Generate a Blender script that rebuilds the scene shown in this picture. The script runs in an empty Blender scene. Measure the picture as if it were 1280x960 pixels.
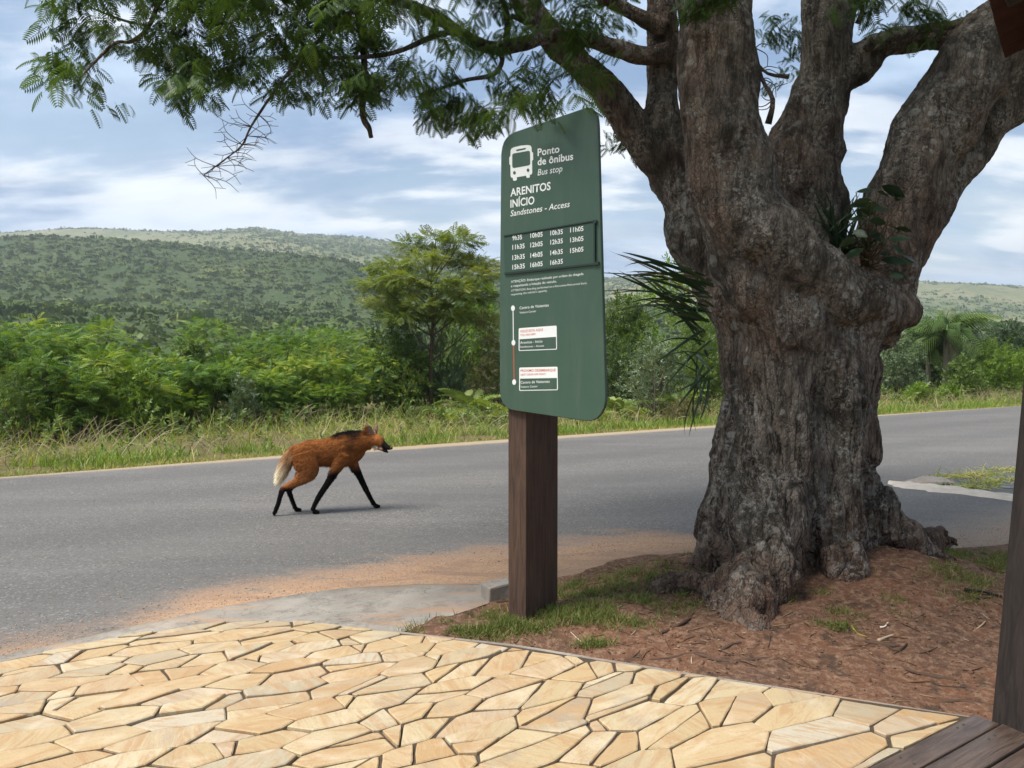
import bpy, bmesh, math, random
import numpy as np
from mathutils import Vector, Matrix

random.seed(7)
RNG = np.random.default_rng(7)
R = math.radians
scene = bpy.context.scene

# ------------------------------------------------------------------ camera
F = 949.0                      # focal length in photo pixels (1280 wide)
PITCH = math.atan(30.0 / F)
CAMZ = 1.55
HAZE_DENS = 0.00026
cam_d = bpy.data.cameras.new('camera')
cam_d.sensor_width = 36.0
cam_d.lens = 36.0 * F / 1280.0
cam_d.clip_start = 0.05
cam_d.clip_end = 9000.0
cam = bpy.data.objects.new('camera', cam_d)
scene.collection.objects.link(cam)
cam.location = (0, 0, CAMZ)
cam.rotation_euler = (math.pi / 2 - PITCH, 0, 0)
scene.camera = cam

# ------------------------------------------------------------------ sky, sun, exposure
SUN_EL, SUN_AZ = R(60), Vector((-0.80, -0.42))      # towards the sun, in plan
SUN_AZ.normalize()
world = bpy.data.worlds.new('World')
scene.world = world
world.use_nodes = True
wn, wl = world.node_tree.nodes, world.node_tree.links
wn.clear()


def WN(t, **k):
    n = wn.new(t)
    for a, b in k.items():
        setattr(n, a, b)
    return n


def wmath(op, a, b=None, clamp=False):
    n = wn.new('ShaderNodeMath'); n.operation = op; n.use_clamp = clamp
    for i, v in enumerate((a, b)):
        if v is None:
            continue
        if isinstance(v, (int, float)):
            n.inputs[i].default_value = v
        else:
            wl.new(v, n.inputs[i])
    return n.outputs[0]


sky = WN('ShaderNodeTexSky', sky_type='NISHITA')
sky.sun_disc = False
sky.sun_elevation = SUN_EL
sky.sun_rotation = math.atan2(SUN_AZ.x, SUN_AZ.y)
sky.air_density = 1.2
sky.dust_density = 1.0
tc = WN('ShaderNodeTexCoord')
sep = WN('ShaderNodeSeparateXYZ'); wl.new(tc.outputs['Generated'], sep.inputs[0])
zz = wmath('MAXIMUM', sep.outputs['Z'], 0.0)
den = wmath('ADD', zz, 0.26)
cu = wmath('DIVIDE', sep.outputs['X'], den)
cv = wmath('DIVIDE', sep.outputs['Y'], den)
comb = WN('ShaderNodeCombineXYZ'); wl.new(cu, comb.inputs[0]); wl.new(cv, comb.inputs[1])


def wnoise(scale, detail, rough, off, sx=1.0, sy=1.0, dist=0.0):
    mp = WN('ShaderNodeMapping'); mp.inputs['Location'].default_value = off
    mp.inputs['Scale'].default_value = (sx, sy, 1)
    wl.new(comb.outputs[0], mp.inputs[0])
    n = WN('ShaderNodeTexNoise'); n.inputs['Scale'].default_value = scale
    n.inputs['Detail'].default_value = detail; n.inputs['Roughness'].default_value = rough
    n.inputs['Distortion'].default_value = dist
    wl.new(mp.outputs[0], n.inputs[0])
    return n.outputs['Fac']


def wmap(v, a, b, c=0.0, d=1.0):
    n = WN('ShaderNodeMapRange'); n.interpolation_type = 'SMOOTHSTEP'
    n.inputs[1].default_value = a; n.inputs[2].default_value = b
    n.inputs[3].default_value = c; n.inputs[4].default_value = d
    wl.new(v, n.inputs[0])
    return n.outputs[0]


def wmix(f, a, b):
    n = WN('ShaderNodeMix', data_type='RGBA')
    if isinstance(f, float):
        n.inputs[0].default_value = f
    else:
        wl.new(f, n.inputs[0])
    for i, v in ((6, a), (7, b)):
        if isinstance(v, tuple):
            n.inputs[i].default_value = v
        else:
            wl.new(v, n.inputs[i])
    return n.outputs[2]


skyc = WN('ShaderNodeMix', data_type='RGBA', blend_type='MULTIPLY')
skyc.inputs[0].default_value = 1.0
wl.new(sky.outputs[0], skyc.inputs[6]); skyc.inputs[7].default_value = (0.105, 0.105, 0.105, 1)
base = skyc.outputs[2]
# broken layered cloud: blue gaps, blue-grey bellies, bright white tops and breaks
big = wnoise(1.15, 8, 0.56, (3.1, 7.7, 0), 0.8, 1.25, 0.2)
layer = wmap(big, 0.40, 0.55)
grey = wmix(wmap(wnoise(2.7, 9, 0.56, (1.0, 4.4, 2.0), 0.8, 1.3, 0.15), 0.36, 0.64),
            (0.17, 0.28, 0.46, 1), (0.48, 0.61, 0.77, 1))
c1 = wmix(wmath('MULTIPLY', layer, 0.92), base, grey)
puff = wnoise(2.3, 10, 0.55, (8.3, 1.7, 5.0), 0.7, 1.5, 0.15)
bright = wmap(puff, 0.50, 0.64)
c2 = wmix(wmath('MULTIPLY', bright, wmap(big, 0.36, 0.62, 0.85, 0.40)), c1, (0.90, 0.92, 0.93, 1))
low = wmap(sep.outputs['Z'], 0.0, 0.30, 1.0, 0.0)
lowb = wmath('MULTIPLY', low, wmap(wnoise(3.0, 7, 0.56, (2.2, 9.1, 1.0), 0.5, 1.9, 0.15), 0.44, 0.64))
c3 = wmix(wmath('MULTIPLY', lowb, 0.45), c2, (0.90, 0.86, 0.79, 1))
bg = WN('ShaderNodeBackground'); bg.inputs['Strength'].default_value = 0.84
wl.new(c3, bg.inputs['Color'])
wo = WN('ShaderNodeOutputWorld'); wl.new(bg.outputs[0], wo.inputs[0])

sun_d = bpy.data.lights.new('sun', 'SUN')
sun_d.energy = 4.7
sun_d.angle = R(26)
sun_d.color = (1.0, 0.955, 0.88)
sun = bpy.data.objects.new('sun', sun_d)
scene.collection.objects.link(sun)
sdir = Vector((SUN_AZ.x * math.cos(SUN_EL), SUN_AZ.y * math.cos(SUN_EL), math.sin(SUN_EL)))
sun.rotation_euler = sdir.to_track_quat('Z', 'Y').to_euler()
sun.location = (-8, -5, 12)

scene.view_settings.view_transform = 'Standard'
scene.view_settings.look = 'None'
scene.view_settings.exposure = 0.74
scene.view_settings.gamma = 1.0
scene.view_settings.use_curve_mapping = False
scene.render.engine = 'CYCLES'
scene.cycles.use_denoising = True
try:
    scene.cycles.denoiser = 'OPENIMAGEDENOISE'
except Exception:
    pass
scene.cycles.max_bounces = 7
scene.cycles.transparent_max_bounces = 6
scene.cycles.volume_bounces = 0

# ------------------------------------------------------------------ helpers
CP, SP = math.cos(PITCH), math.sin(PITCH)
COL = scene.collection


def ray(px, py):
    a, b = (px - 640.0) / F, (480.0 - py) / F
    return np.array([a, CP + b * SP, -SP + b * CP])


def at(px, py, d):
    r = ray(px, py)
    r = r * (d / r[1])
    return np.array([r[0], r[1], r[2] + CAMZ])


def gp(px, py, z=0.0):
    r = ray(px, py)
    t = (z - CAMZ) / r[2]
    return np.array([r[0] * t, r[1] * t, z])


def hash3(i, j, k, s):
    h = (i.astype(np.int64) * 374761393 + j.astype(np.int64) * 668265263 + k.astype(np.int64) * 2147483647 + s * 974634777)
    h = (h ^ (h >> 13)) * 1274126177
    h = h ^ (h >> 16)
    return (h & 0xffff).astype(np.float64) / 65535.0


def vnoise(P, s=0):
    P = np.asarray(P, float)
    I = np.floor(P).astype(np.int64); f = P - I
    f = f * f * (3 - 2 * f)
    out = 0
    for dx in (0, 1):
        wx = f[:, 0] if dx else 1 - f[:, 0]
        for dy in (0, 1):
            wy = f[:, 1] if dy else 1 - f[:, 1]
            for dz in (0, 1):
                wz = f[:, 2] if dz else 1 - f[:, 2]
                out = out + wx * wy * wz * hash3(I[:, 0] + dx, I[:, 1] + dy, I[:, 2] + dz, s)
    return out * 2 - 1


def fbm(P, s=0, o=4):
    a, t, P = 1.0, 0, np.asarray(P, float)
    for i in range(o):
        t = t + a * vnoise(P, s + i * 17); P = P * 2.03; a *= 0.5
    return t


def sstep(a, b, x):
    t = np.clip((x - a) / (b - a), 0, 1)
    return t * t * (3 - 2 * t)


def mesh_np(name, V, faces, mat=None, smooth=True, tint=None, color=None):
    """V (n,3); faces: list of int arrays, each (m,3) or (m,4)."""
    me = bpy.data.meshes.new(name)
    V = np.asarray(V, np.float32)
    if not isinstance(faces, (list, tuple)):
        faces = [faces]
    faces = [np.asarray(f, np.int32) for f in faces if len(f)]
    loops = np.concatenate([f.ravel() for f in faces])
    tot = np.concatenate([np.full(len(f), f.shape[1], np.int32) for f in faces])
    start = np.concatenate([[0], np.cumsum(tot)[:-1]]).astype(np.int32)
    me.vertices.add(len(V)); me.vertices.foreach_set('co', V.ravel())
    me.loops.add(len(loops)); me.loops.foreach_set('vertex_index', loops)
    me.polygons.add(len(tot)); me.polygons.foreach_set('loop_start', start)
    me.polygons.foreach_set('use_smooth', np.full(len(tot), smooth, bool))
    if tint is not None:
        a = me.attributes.new('tint', 'FLOAT', 'POINT'); a.data.foreach_set('value', np.asarray(tint, np.float32))
    if color is not None:
        a = me.attributes.new('coat', 'FLOAT_COLOR', 'POINT')
        c = np.ones((len(V), 4), np.float32); c[:, :3] = color
        a.data.foreach_set('color', c.ravel())
    me.update(calc_edges=True)
    me.validate()
    if mat is not None:
        me.materials.append(mat)
    return me


def link(name, me, parent=None):
    o = bpy.data.objects.new(name, me); COL.objects.link(o)
    if parent is not None:
        o.parent = parent
    return o


def thing(name, label, cat, loc=(0, 0, 0), rz=0.0, group=None):
    o = bpy.data.objects.new(name, None); COL.objects.link(o)
    o.empty_display_size = 0.2
    o.location = tuple(float(c) for c in loc); o.rotation_euler = (0, 0, rz)
    o['label'] = label; o['category'] = cat
    if group:
        o['group'] = group
    return o


def tag(o, label, cat, group=None):
    o['label'] = label; o['category'] = cat
    if group:
        o['group'] = group
    return o


def kind(o, k, label=None, cat=None):
    o['kind'] = k
    if label:
        o['label'] = label
    if cat:
        o['category'] = cat
    return o


def at_world(parent, V):
    """vertices given in world space -> local to a parent without rotation"""
    return np.asarray(V) - np.array(parent.location)


def box_data(c, s, rot=None):
    V = np.array([[x, y, z] for x in (-.5, .5) for y in (-.5, .5) for z in (-.5, .5)], float) * np.array(s)
    if rot is not None:
        V = V @ np.array(rot).T
    Fq = np.array([[0, 1, 3, 2], [4, 6, 7, 5], [0, 4, 5, 1], [2, 3, 7, 6], [0, 2, 6, 4], [1, 5, 7, 3]])
    return V + np.array(c), Fq


def bevel_mesh(me, w=0.006, seg=2):
    bm = bmesh.new(); bm.from_mesh(me)
    bmesh.ops.recalc_face_normals(bm, faces=bm.faces)
    bmesh.ops.bevel(bm, geom=list(bm.edges), offset=w, segments=seg, affect='EDGES', profile=0.6)
    bm.to_mesh(me); bm.free()
    return me


def tube_data(P, rad, n=10, cap=True, flat=None, wob=0.0, seed=0):
    """tapered tube along P (k,3); rad (k,) or (k,2)"""
    P = np.asarray(P, float); k = len(P)
    rad = np.asarray(rad, float)
    if rad.ndim == 1:
        rad = np.stack([rad, rad], 1)
    T = np.gradient(P, axis=0); T /= np.linalg.norm(T, axis=1)[:, None] + 1e-9
    up = np.array([0.0, 1.0, 0.0]) if flat is None else np.asarray(flat, float)
    V = []
    for i in range(k):
        t = T[i]
        s = np.cross(t, up)
        if np.linalg.norm(s) < 0.05:
            s = np.cross(t, [1.0, 0.03, 0.0])
        s /= np.linalg.norm(s); b = np.cross(s, t)
        a = np.arange(n) * 2 * np.pi / n
        rr = 1.0
        if wob:
            rr = 1 + wob * np.sin(a * 3 + i * 1.3 + seed) * 0.6 + wob * np.sin(a * 2 - i * 0.9 + seed * 2)
        V.append(P[i] + (np.cos(a) * rad[i, 0] * rr)[:, None] * s + (np.sin(a) * rad[i, 1] * rr)[:, None] * b)
    V = np.concatenate(V)
    Fq = []
    for i in range(k - 1):
        for j in range(n):
            j2 = (j + 1) % n
            Fq.append([i * n + j, i * n + j2, (i + 1) * n + j2, (i + 1) * n + j])
    Ft = []
    if cap:
        V = np.concatenate([V, P[:1], P[-1:]])
        a0, a1 = k * n, k * n + 1
        for j in range(n):
            j2 = (j + 1) % n
            Ft.append([a0, j2, j]); Ft.append([a1, (k - 1) * n + j, (k - 1) * n + j2])
    return V, np.array(Fq), np.array(Ft).reshape(-1, 3)


def catmull(P, m=6):
    P = np.asarray(P, float)
    Q = np.vstack([2 * P[0] - P[1], P, 2 * P[-1] - P[-2]])
    out = []
    for i in range(1, len(Q) - 2):
        for t in np.arange(m) / m:
            a, b, c, d = Q[i - 1], Q[i], Q[i + 1], Q[i + 2]
            out.append(0.5 * (2 * b + (c - a) * t + (2 * a - 5 * b + 4 * c - d) * t * t + (3 * b - a - 3 * c + d) * t ** 3))
    out.append(P[-1])
    return np.array(out)


class MB:
    """collects verts / faces of several shapes that form ONE mesh"""
    def __init__(s):
        s.V, s.Q, s.T, s.n, s.tint = [], [], [], 0, []

    def add(s, V, Q=None, T=None, tint=0.5):
        V = np.asarray(V, float)
        s.V.append(V)
        if Q is not None and len(Q):
            s.Q.append(np.asarray(Q) + s.n)
        if T is not None and len(T):
            s.T.append(np.asarray(T) + s.n)
        s.tint.append(np.full(len(V), tint) if np.isscalar(tint) else tint)
        s.n += len(V)
        return s

    def tube(s, P, r, n=8, **k):
        V, Q, T = tube_data(P, r, n, **k)
        return s.add(V, Q, T)

    def box(s, c, sz, rot=None):
        V, Q = box_data(c, sz, rot)
        return s.add(V, Q)

    def mesh(s, name, mat, smooth=True, tint=False, off=None):
        V = np.concatenate(s.V)
        if off is not None:
            V = V - np.array(off)
        f = []
        if s.Q:
            f.append(np.concatenate(s.Q))
        if s.T:
            f.append(np.concatenate(s.T))
        return mesh_np(name, V, f, mat, smooth, np.concatenate(s.tint) if tint else None)


# ------------------------------------------------------------------ materials
class NT:
    def __init__(s, name, rough=0.8, spec=0.3):
        s.m = bpy.data.materials.new(name); s.m.use_nodes = True
        s.t = s.m.node_tree; s.t.nodes.clear()
        s.out = s.N('ShaderNodeOutputMaterial')
        s.b = s.N('ShaderNodeBsdfPrincipled')
        s.b.inputs['Roughness'].default_value = rough
        s.b.inputs['Specular IOR Level'].default_value = spec
        s.L(s.b.outputs[0], s.out.inputs[0])
        s._tc = None

    def N(s, t, **k):
        n = s.t.nodes.new(t)
        for a, b in k.items():
            setattr(n, a, b)
        return n

    def L(s, a, b):
        s.t.links.new(a, b)

    def put(s, sock, v):
        if v is None:
            return
        if isinstance(v, (int, float)):
            sock.default_value = v
        elif isinstance(v, (tuple, list)):
            sock.default_value = tuple(v) + ((1.0,) if len(v) == 3 and sock.type == 'RGBA' else ())
        else:
            s.L(v, sock)

    def co(s, scale=(1, 1, 1), kind='Object', rot=(0, 0, 0), loc=(0, 0, 0)):
        if s._tc is None:
            s._tc = s.N('ShaderNodeTexCoord')
        mp = s.N('ShaderNodeMapping')
        mp.inputs['Scale'].default_value = scale; mp.inputs['Rotation'].default_value = rot
        mp.inputs['Location'].default_value = loc
        s.L(s._tc.outputs[kind], mp.inputs[0])
        return mp.outputs[0]

    def noise(s, v, scale=5, detail=5, rough=0.55, dist=0.0, out='Fac'):
        n = s.N('ShaderNodeTexNoise')
        n.inputs['Scale'].default_value = scale; n.inputs['Detail'].default_value = detail
        n.inputs['Roughness'].default_value = rough; n.inputs['Distortion'].default_value = dist
        s.L(v, n.inputs['Vector'])
        return n.outputs[out]

    def voro(s, v, scale=5, feature='F1', rnd=1.0, out='Distance'):
        n = s.N('ShaderNodeTexVoronoi', feature=feature)
        n.inputs['Scale'].default_value = scale; n.inputs['Randomness'].default_value = rnd
        s.L(v, n.inputs['Vector'])
        return n.outputs[out]

    def mp(s, v, a, b, c=0.0, d=1.0, smooth=True):
        n = s.N('ShaderNodeMapRange'); n.interpolation_type = 'SMOOTHSTEP' if smooth else 'LINEAR'
        s.put(n.inputs[0], v)
        for i, x in enumerate((a, b, c, d)):
            s.put(n.inputs[i + 1], x)
        return n.outputs[0]

    def math(s, op, a, b=None, clamp=False):
        n = s.N('ShaderNodeMath', operation=op); n.use_clamp = clamp
        s.put(n.inputs[0], a); s.put(n.inputs[1], b)
        return n.outputs[0]

    def mix(s, f, a, b, blend='MIX'):
        n = s.N('ShaderNodeMix', data_type='RGBA', blend_type=blend)
        s.put(n.inputs[0], f); s.put(n.inputs[6], a); s.put(n.inputs[7], b)
        return n.outputs[2]

    def ramp(s, v, stops, interp='LINEAR'):
        n = s.N('ShaderNodeValToRGB'); cr = n.color_ramp; cr.interpolation = interp
        while len(cr.elements) < len(stops):
            cr.elements.new(0.5)
        for e, (p, c) in zip(cr.elements, stops):
            e.position = p
            e.color = (c, c, c, 1) if isinstance(c, (int, float)) else tuple(c) + (1,)
        s.put(n.inputs[0], v)
        return n.outputs[0]

    def attr(s, name, out='Fac'):
        n = s.N('ShaderNodeAttribute'); n.attribute_name = name
        return n.outputs[out]

    def rnd(s):
        return s.N('ShaderNodeObjectInfo').outputs['Random']

    def col(s, c):
        s.put(s.b.inputs['Base Color'], c); return s

    def rough(s, r):
        s.put(s.b.inputs['Roughness'], r); return s

    def bump(s, h, strength=0.5, dist=0.02):
        n = s.N('ShaderNodeBump'); n.inputs['Strength'].default_value = strength
        n.inputs['Distance'].default_value = dist
        s.L(h, n.inputs['Height']); s.L(n.outputs[0], s.b.inputs['Normal'])
        return s


def m_plain(name, c, rough=0.6, spec=0.3, var=0.12, scale=14, bump=0.1):
    t = NT(name, rough, spec)
    n = t.noise(t.co(), scale, 5)
    t.col(t.mix(n, tuple(x * (1 - var) for x in c), tuple(min(1, x * (1 + var)) for x in c)))
    if bump:
        t.bump(n, bump, 0.01)
    return t.m


def m_leaf(name, stops, trans=0.3, rough=0.5, spec=0.25, patch=None, ycol=None):
    t = NT(name, rough, spec)
    a = t.attr('tint')
    if patch:
        n = t.noise(t.co(kind='Object'), patch, 3)
        a = t.math('ADD', t.math('MULTIPLY', a, 0.7), t.math('MULTIPLY', t.mp(n, 0.3, 0.7), 0.3))
    c = t.ramp(a, stops)
    t.col(c)
    tr = t.N('ShaderNodeBsdfTranslucent')
    yel = t.mix(1.0, c, ycol or (1.25, 1.15, 0.45), 'MULTIPLY')
    t.L(yel, tr.inputs[0])
    ms = t.N('ShaderNodeMixShader'); ms.inputs[0].default_value = trans
    t.L(t.b.outputs[0], ms.inputs[1]); t.L(tr.outputs[0], ms.inputs[2])
    t.L(ms.outputs[0], t.out.inputs[0])
    return t.m

# ================================================================== THE SETTING
E = np.array([0.836, 0.549]); Nn = np.array([-0.549, 0.836])      # along / across the road


def an(a, n, z=0.0):
    p = E * a + Nn * n
    return np.array([p[0], p[1], z])


ROAD_Z = -0.06
# ---- ground sheet out to the horizon
t = NT('ground_soil', 0.95, 0.1)
v = t.co()
n1 = t.noise(v, 0.35, 6, 0.6); n2 = t.noise(v, 9, 6, 0.65)
t.col(t.mix(t.mp(n2, 0.3, 0.7), t.mix(t.mp(n1, 0.4, 0.6), (0.085, 0.075, 0.035), (0.06, 0.085, 0.025)), (0.16, 0.12, 0.06)))
t.bump(n2, 0.6, 0.03)
M_GROUND = t.m
gx = np.concatenate([[-5000, -1500, -400], np.linspace(-120, 120, 25), [400, 1500, 5000]])
G = np.array([[x, y, -0.10] for y in gx for x in gx]); k = len(gx)
Q = np.array([[j * k + i, j * k + i + 1, (j + 1) * k + i + 1, (j + 1) * k + i] for j in range(k - 1) for i in range(k - 1)])
kind(link('ground', mesh_np('ground', G, Q, M_GROUND)), 'structure')

# ---- road
t = NT('asphalt', 0.82, 0.35)
v = t.co()
fine = t.noise(v, 95, 3, 0.7); speck = t.voro(v, 70, out='Color')
sv = t.N('ShaderNodeSeparateColor'); t.L(speck, sv.inputs[0])
big = t.noise(v, 0.55, 5, 0.6)
wear = t.noise(t.co((0.12, 1.1, 1), rot=(0, 0, -R(33.3))), 1.6, 4, 0.6)
c = t.mix(fine, (0.068, 0.063, 0.058), (0.148, 0.139, 0.130))
c = t.mix(t.math('MULTIPLY', t.mp(sv.outputs[0], 0.80, 0.99), 0.7), c, (0.26, 0.245, 0.23))
c = t.mix(t.math('MULTIPLY', t.mp(sv.outputs[1], 0.8, 0.95), 0.7), c, (0.03, 0.03, 0.03))
c = t.mix(t.math('MULTIPLY', t.mp(big, 0.35, 0.7), 0.4), c, (0.125, 0.12, 0.115))
c = t.mix(t.math('MULTIPLY', t.mp(wear, 0.45, 0.7), 0.35), c, (0.16, 0.152, 0.145))
pat = t.voro(t.co((0.35, 0.55, 1), rot=(0, 0, -R(33.3))), 0.8, out='Color')
sp_ = t.N('ShaderNodeSeparateColor'); t.L(pat, sp_.inputs[0])
c = t.mix(t.math('MULTIPLY', sp_.outputs[0], 0.22), c, (0.065, 0.061, 0.057))
# washed-on sand along the near edge: position across (n) and along (a) the road
sx = t.N('ShaderNodeSeparateXYZ'); t.L(t.co(), sx.inputs[0])
aa = t.math('ADD', t.math('MULTIPLY', sx.outputs[0], 0.836), t.math('MULTIPLY', sx.outputs[1], 0.549))
nn = t.math('ADD', t.math('MULTIPLY', sx.outputs[0], -0.549), t.math('MULTIPLY', sx.outputs[1], 0.836))
edge = t.ramp(t.math('DIVIDE', aa, 12.0), [(0.0, 0.765), (0.035, 0.765), (0.085, 0.99), (0.12, 1.0), (0.19, 1.0), (0.25, 1.0), (0.33, 0.93), (0.40, 0.86), (0.48, 0.45), (0.60, 0.08)])
streak = t.noise(t.co((0.8, 2.3, 1), rot=(0, 0, -R(33.3))), 2.2, 8, 0.68, 0.5)
lim = t.math('ADD', t.math('ADD', 3.4, t.math('MULTIPLY', edge, 2.2)), t.math('MULTIPLY', t.math('SUBTRACT', streak, 0.5), 1.5))
sand = t.mp(t.math('SUBTRACT', lim, nn), -0.28, 0.42)
grain = t.noise(v, 60, 4, 0.7)
sandc = t.mix(grain, (0.31, 0.165, 0.082), (0.55, 0.345, 0.19))
sandc = t.mix(t.mp(streak, 0.35, 0.65), sandc, t.mix(grain, (0.17, 0.10, 0.065), (0.33, 0.215, 0.14)))
c = t.mix(t.math('MULTIPLY', sand, t.mp(t.math('ADD', t.math('MULTIPLY', grain, 0.6), t.math('MULTIPLY', streak, 0.6)), 0.38, 0.66, 0.30, 0.98)), c, sandc)
# pale dusty line at the far edge
fe = t.mp(t.math('ADD', nn, t.math('MULTIPLY', streak, 0.3)), 12.45, 12.75)
c = t.mix(t.math('MULTIPLY', fe, 0.7), c, (0.36, 0.27, 0.17))
# thin dust on the side road at the right
sd = t.math('MULTIPLY', t.mp(aa, 5.6, 6.6), t.mp(t.math('ADD', nn, t.math('MULTIPLY', streak, 1.6)), 5.1, 4.2))
c = t.mix(t.math('MULTIPLY', sd, t.mp(grain, 0.3, 0.6, 0.2, 0.6)), c, t.mix(grain, (0.15, 0.115, 0.09), (0.36, 0.28, 0.21)))
ln = t.math('ABSOLUTE', t.math('SINE', t.math('MULTIPLY', t.math('SUBTRACT', nn, 5.2), 1.72)))
c = t.mix(t.math('MULTIPLY', t.mp(t.math('ADD', ln, t.math('MULTIPLY', big, 0.8)), 0.95, 1.45), 0.22), c, (0.052, 0.05, 0.049))
ck = t.math('ABSOLUTE', t.math('SUBTRACT', t.noise(t.co(loc=(3, 1, 0)), 0.7, 6, 0.62, 1.0), 0.5))
c = t.mix(t.math('MULTIPLY', t.mp(ck, 0.0035, 0.0), t.mp(big, 0.48, 0.58, 0.0, 0.55)), c, (0.03, 0.028, 0.027))
t.col(c)
t.bump(t.math('ADD', t.math('MULTIPLY', fine, 0.7), t.math('MULTIPLY', sv.outputs[0], 0.5)), 0.55, 0.006)
M_ROAD = t.m
near = [(-160, 4.6), (-20, 4.6), (-2, 4.5), (1, 4.3), (3, 4.3), (3.8, 4.55), (4.6, 4.5), (5.4, 4.0), (6.2, 3.5), (7, 3.2), (9, 2.6), (12, 0.5), (16, -6), (20, -40)]
far = [(-160, 9.5), (-20, 12.1), (-2, 12.45), (1, 12.6), (3, 12.75), (3.8, 12.8), (4.6, 12.85), (5.4, 12.88), (6.2, 12.9), (7, 12.9), (9, 12.9), (14, 12.85), (30, 12.4), (190, 6)]
V = [an(a, n, ROAD_Z) for a, n in near] + [an(a, n, ROAD_Z) for a, n in far]
k = len(near)
Q = [[i, i + 1, k + i + 1, k + i] for i in range(k - 1)]
kind(link('road', mesh_np('road', V, np.array(Q), M_ROAD)), 'structure')

# ---- concrete gutter apron between road and patio
t = NT('old_concrete', 0.85, 0.25)
v = t.co()
n1 = t.noise(v, 2.0, 6, 0.65); n2 = t.noise(v, 40, 5, 0.7)
st = t.noise(t.co((0.6, 3.0, 1), rot=(0, 0, -R(20))), 2.2, 6, 0.65, 0.5)
c = t.mix(t.mp(n1, 0.3, 0.7), (0.22, 0.195, 0.165), (0.36, 0.325, 0.275))
c = t.mix(t.math('MULTIPLY', n2, 0.4), c, (0.13, 0.125, 0.115))
ckk = t.math('ABSOLUTE', t.math('SUBTRACT', t.noise(t.co(loc=(5, 2, 0)), 1.6, 6, 0.65, 1.0), 0.5))
c = t.mix(t.math('MULTIPLY', t.mp(ckk, 0.006, 0.0), 0.7), c, (0.06, 0.05, 0.042))
c = t.mix(t.math('MULTIPLY', t.mp(t.noise(v, 5, 6, 0.7), 0.5, 0.68), 0.55), c, (0.115, 0.10, 0.085))
c = t.mix(t.math('MULTIPLY', t.mp(st, 0.48, 0.66), 0.7), c, (0.34, 0.21, 0.13))
t.col(c); t.bump(t.math('ADD', n2, n1), 0.35, 0.01)
M_CONC = t.m
outer = [gp(x, y, -0.052) for x, y in [(-420, 935), (0, 819), (90, 800), (180, 780), (270, 760), (350, 745), (430, 735), (520, 730), (612, 729)]]
inner = [gp(x, y, -0.035) for x, y in [(-420, 990), (0, 875), (90, 850), (180, 832), (290, 822), (370, 815), (430, 812), (500, 792), (618, 752)]]
V = []
k = len(outer)
for s in range(7):
    for o_, i_ in zip(outer, inner):
        f = s / 6.0
        p = o_ * (1 - f) + i_ * f
        p[2] = -0.053 + 0.022 * math.sin(f * 1.7) + 0.004 * math.sin(p[0] * 5)
        V.append(p)
for o_ in outer:
    V.append(np.array([o_[0], o_[1], -0.12]))
Q = [[s * k + i, s * k + i + 1, (s + 1) * k + i + 1, (s + 1) * k + i] for s in range(6) for i in range(k - 1)]
Q += [[i, 7 * k + i, 7 * k + i + 1, i + 1] for i in range(k - 1)]
kind(link('concrete_gutter', mesh_np('concrete_gutter', V, np.array(Q), M_CONC)), 'structure')

# ---- red soil bed round the tree, a heightfield
TREE = np.array([2.06, 5.55])
PATIO_EDGE = [(1216, 895), (880, 845), (640, 806), (480, 788), (385, 777.5), (340, 774.5), (300, 775), (240, 781), (150, 796), (60, 814), (0, 826), (-260, 885), (-700, 1010)]
PE = np.array([gp(x, y, 0.0)[:2] for x, y in PATIO_EDGE])


def bedz(X, Y):
    X = np.asarray(X, float); Y = np.asarray(Y, float)
    P = np.stack([X, Y], -1)
    dT = np.hypot((X - TREE[0]) / 1.15, Y - TREE[1])
    z = -0.045 + 0.17 * np.exp(-(dT / 1.05) ** 2)
    z = z + 0.14 * np.exp(-(((X - 2.75) / 0.6) ** 2 + ((Y - 5.35) / 0.5) ** 2))
    Z3 = np.stack([X, Y, X * 0], -1).reshape(-1, 3)
    nz = (0.020 * fbm(Z3 * 3.0, 5, 4) + 0.008 * fbm(Z3 * 14.0, 9, 3)).reshape(X.shape)
    n = X * Nn[0] + Y * Nn[1]; a = X * E[0] + Y * E[1]
    lim = np.interp(a, [q[0] for q in near], [q[1] for q in near])
    fade = sstep(0.0, 0.55, lim - n)
    z = (z + nz) * fade + (-0.056 + 0.004 * nz / 0.03) * (1 - fade) - 0.05 * sstep(0.05, -0.25, lim - n)
    # grassy rise at the foot of the sign
    z = z + 0.045 * np.exp(-(((X - 0.15) / 0.55) ** 2 + ((Y - 4.55) / 0.35) ** 2)) * fade
    # sink under the gutter apron, with a ragged edge of earth over the concrete
    sg = (X + 0.117) * 0.739 - (Y - 5.03) * 0.674 + 0.10 * vnoise(Z3 * 6.0, 15).reshape(X.shape)
    g = sstep(0.04, -0.14, sg)
    return z + 0.02 * np.exp(-((sg - 0.06) / 0.10) ** 2) - 0.10 * g


xs = np.arange(-1.6, 7.6, 0.028); ys = np.arange(2.2, 7.4, 0.028)
GX, GY = np.meshgrid(xs, ys)
GZ = bedz(GX, GY)
# a little lower than the patio where it passes under it
V = np.stack([GX, GY, GZ], -1).reshape(-1, 3)
kx, ky = len(xs), len(ys)
I = (np.arange(ky - 1)[:, None] * kx + np.arange(kx - 1)[None]).ravel()
Q = np.stack([I, I + 1, I + kx + 1, I + kx], -1)


def side_of_patio(x, y):
    """signed distance outside the patio's long garden edge (positive = garden)"""
    a, b = PE[0], PE[3]
    d = (b - a) / np.linalg.norm(b - a)
    nrm = np.array([-d[1], d[0]])
    if nrm[1] < 0:
        nrm = -nrm
    return (x - a[0]) * nrm[0] + (y - a[1]) * nrm[1]


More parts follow.
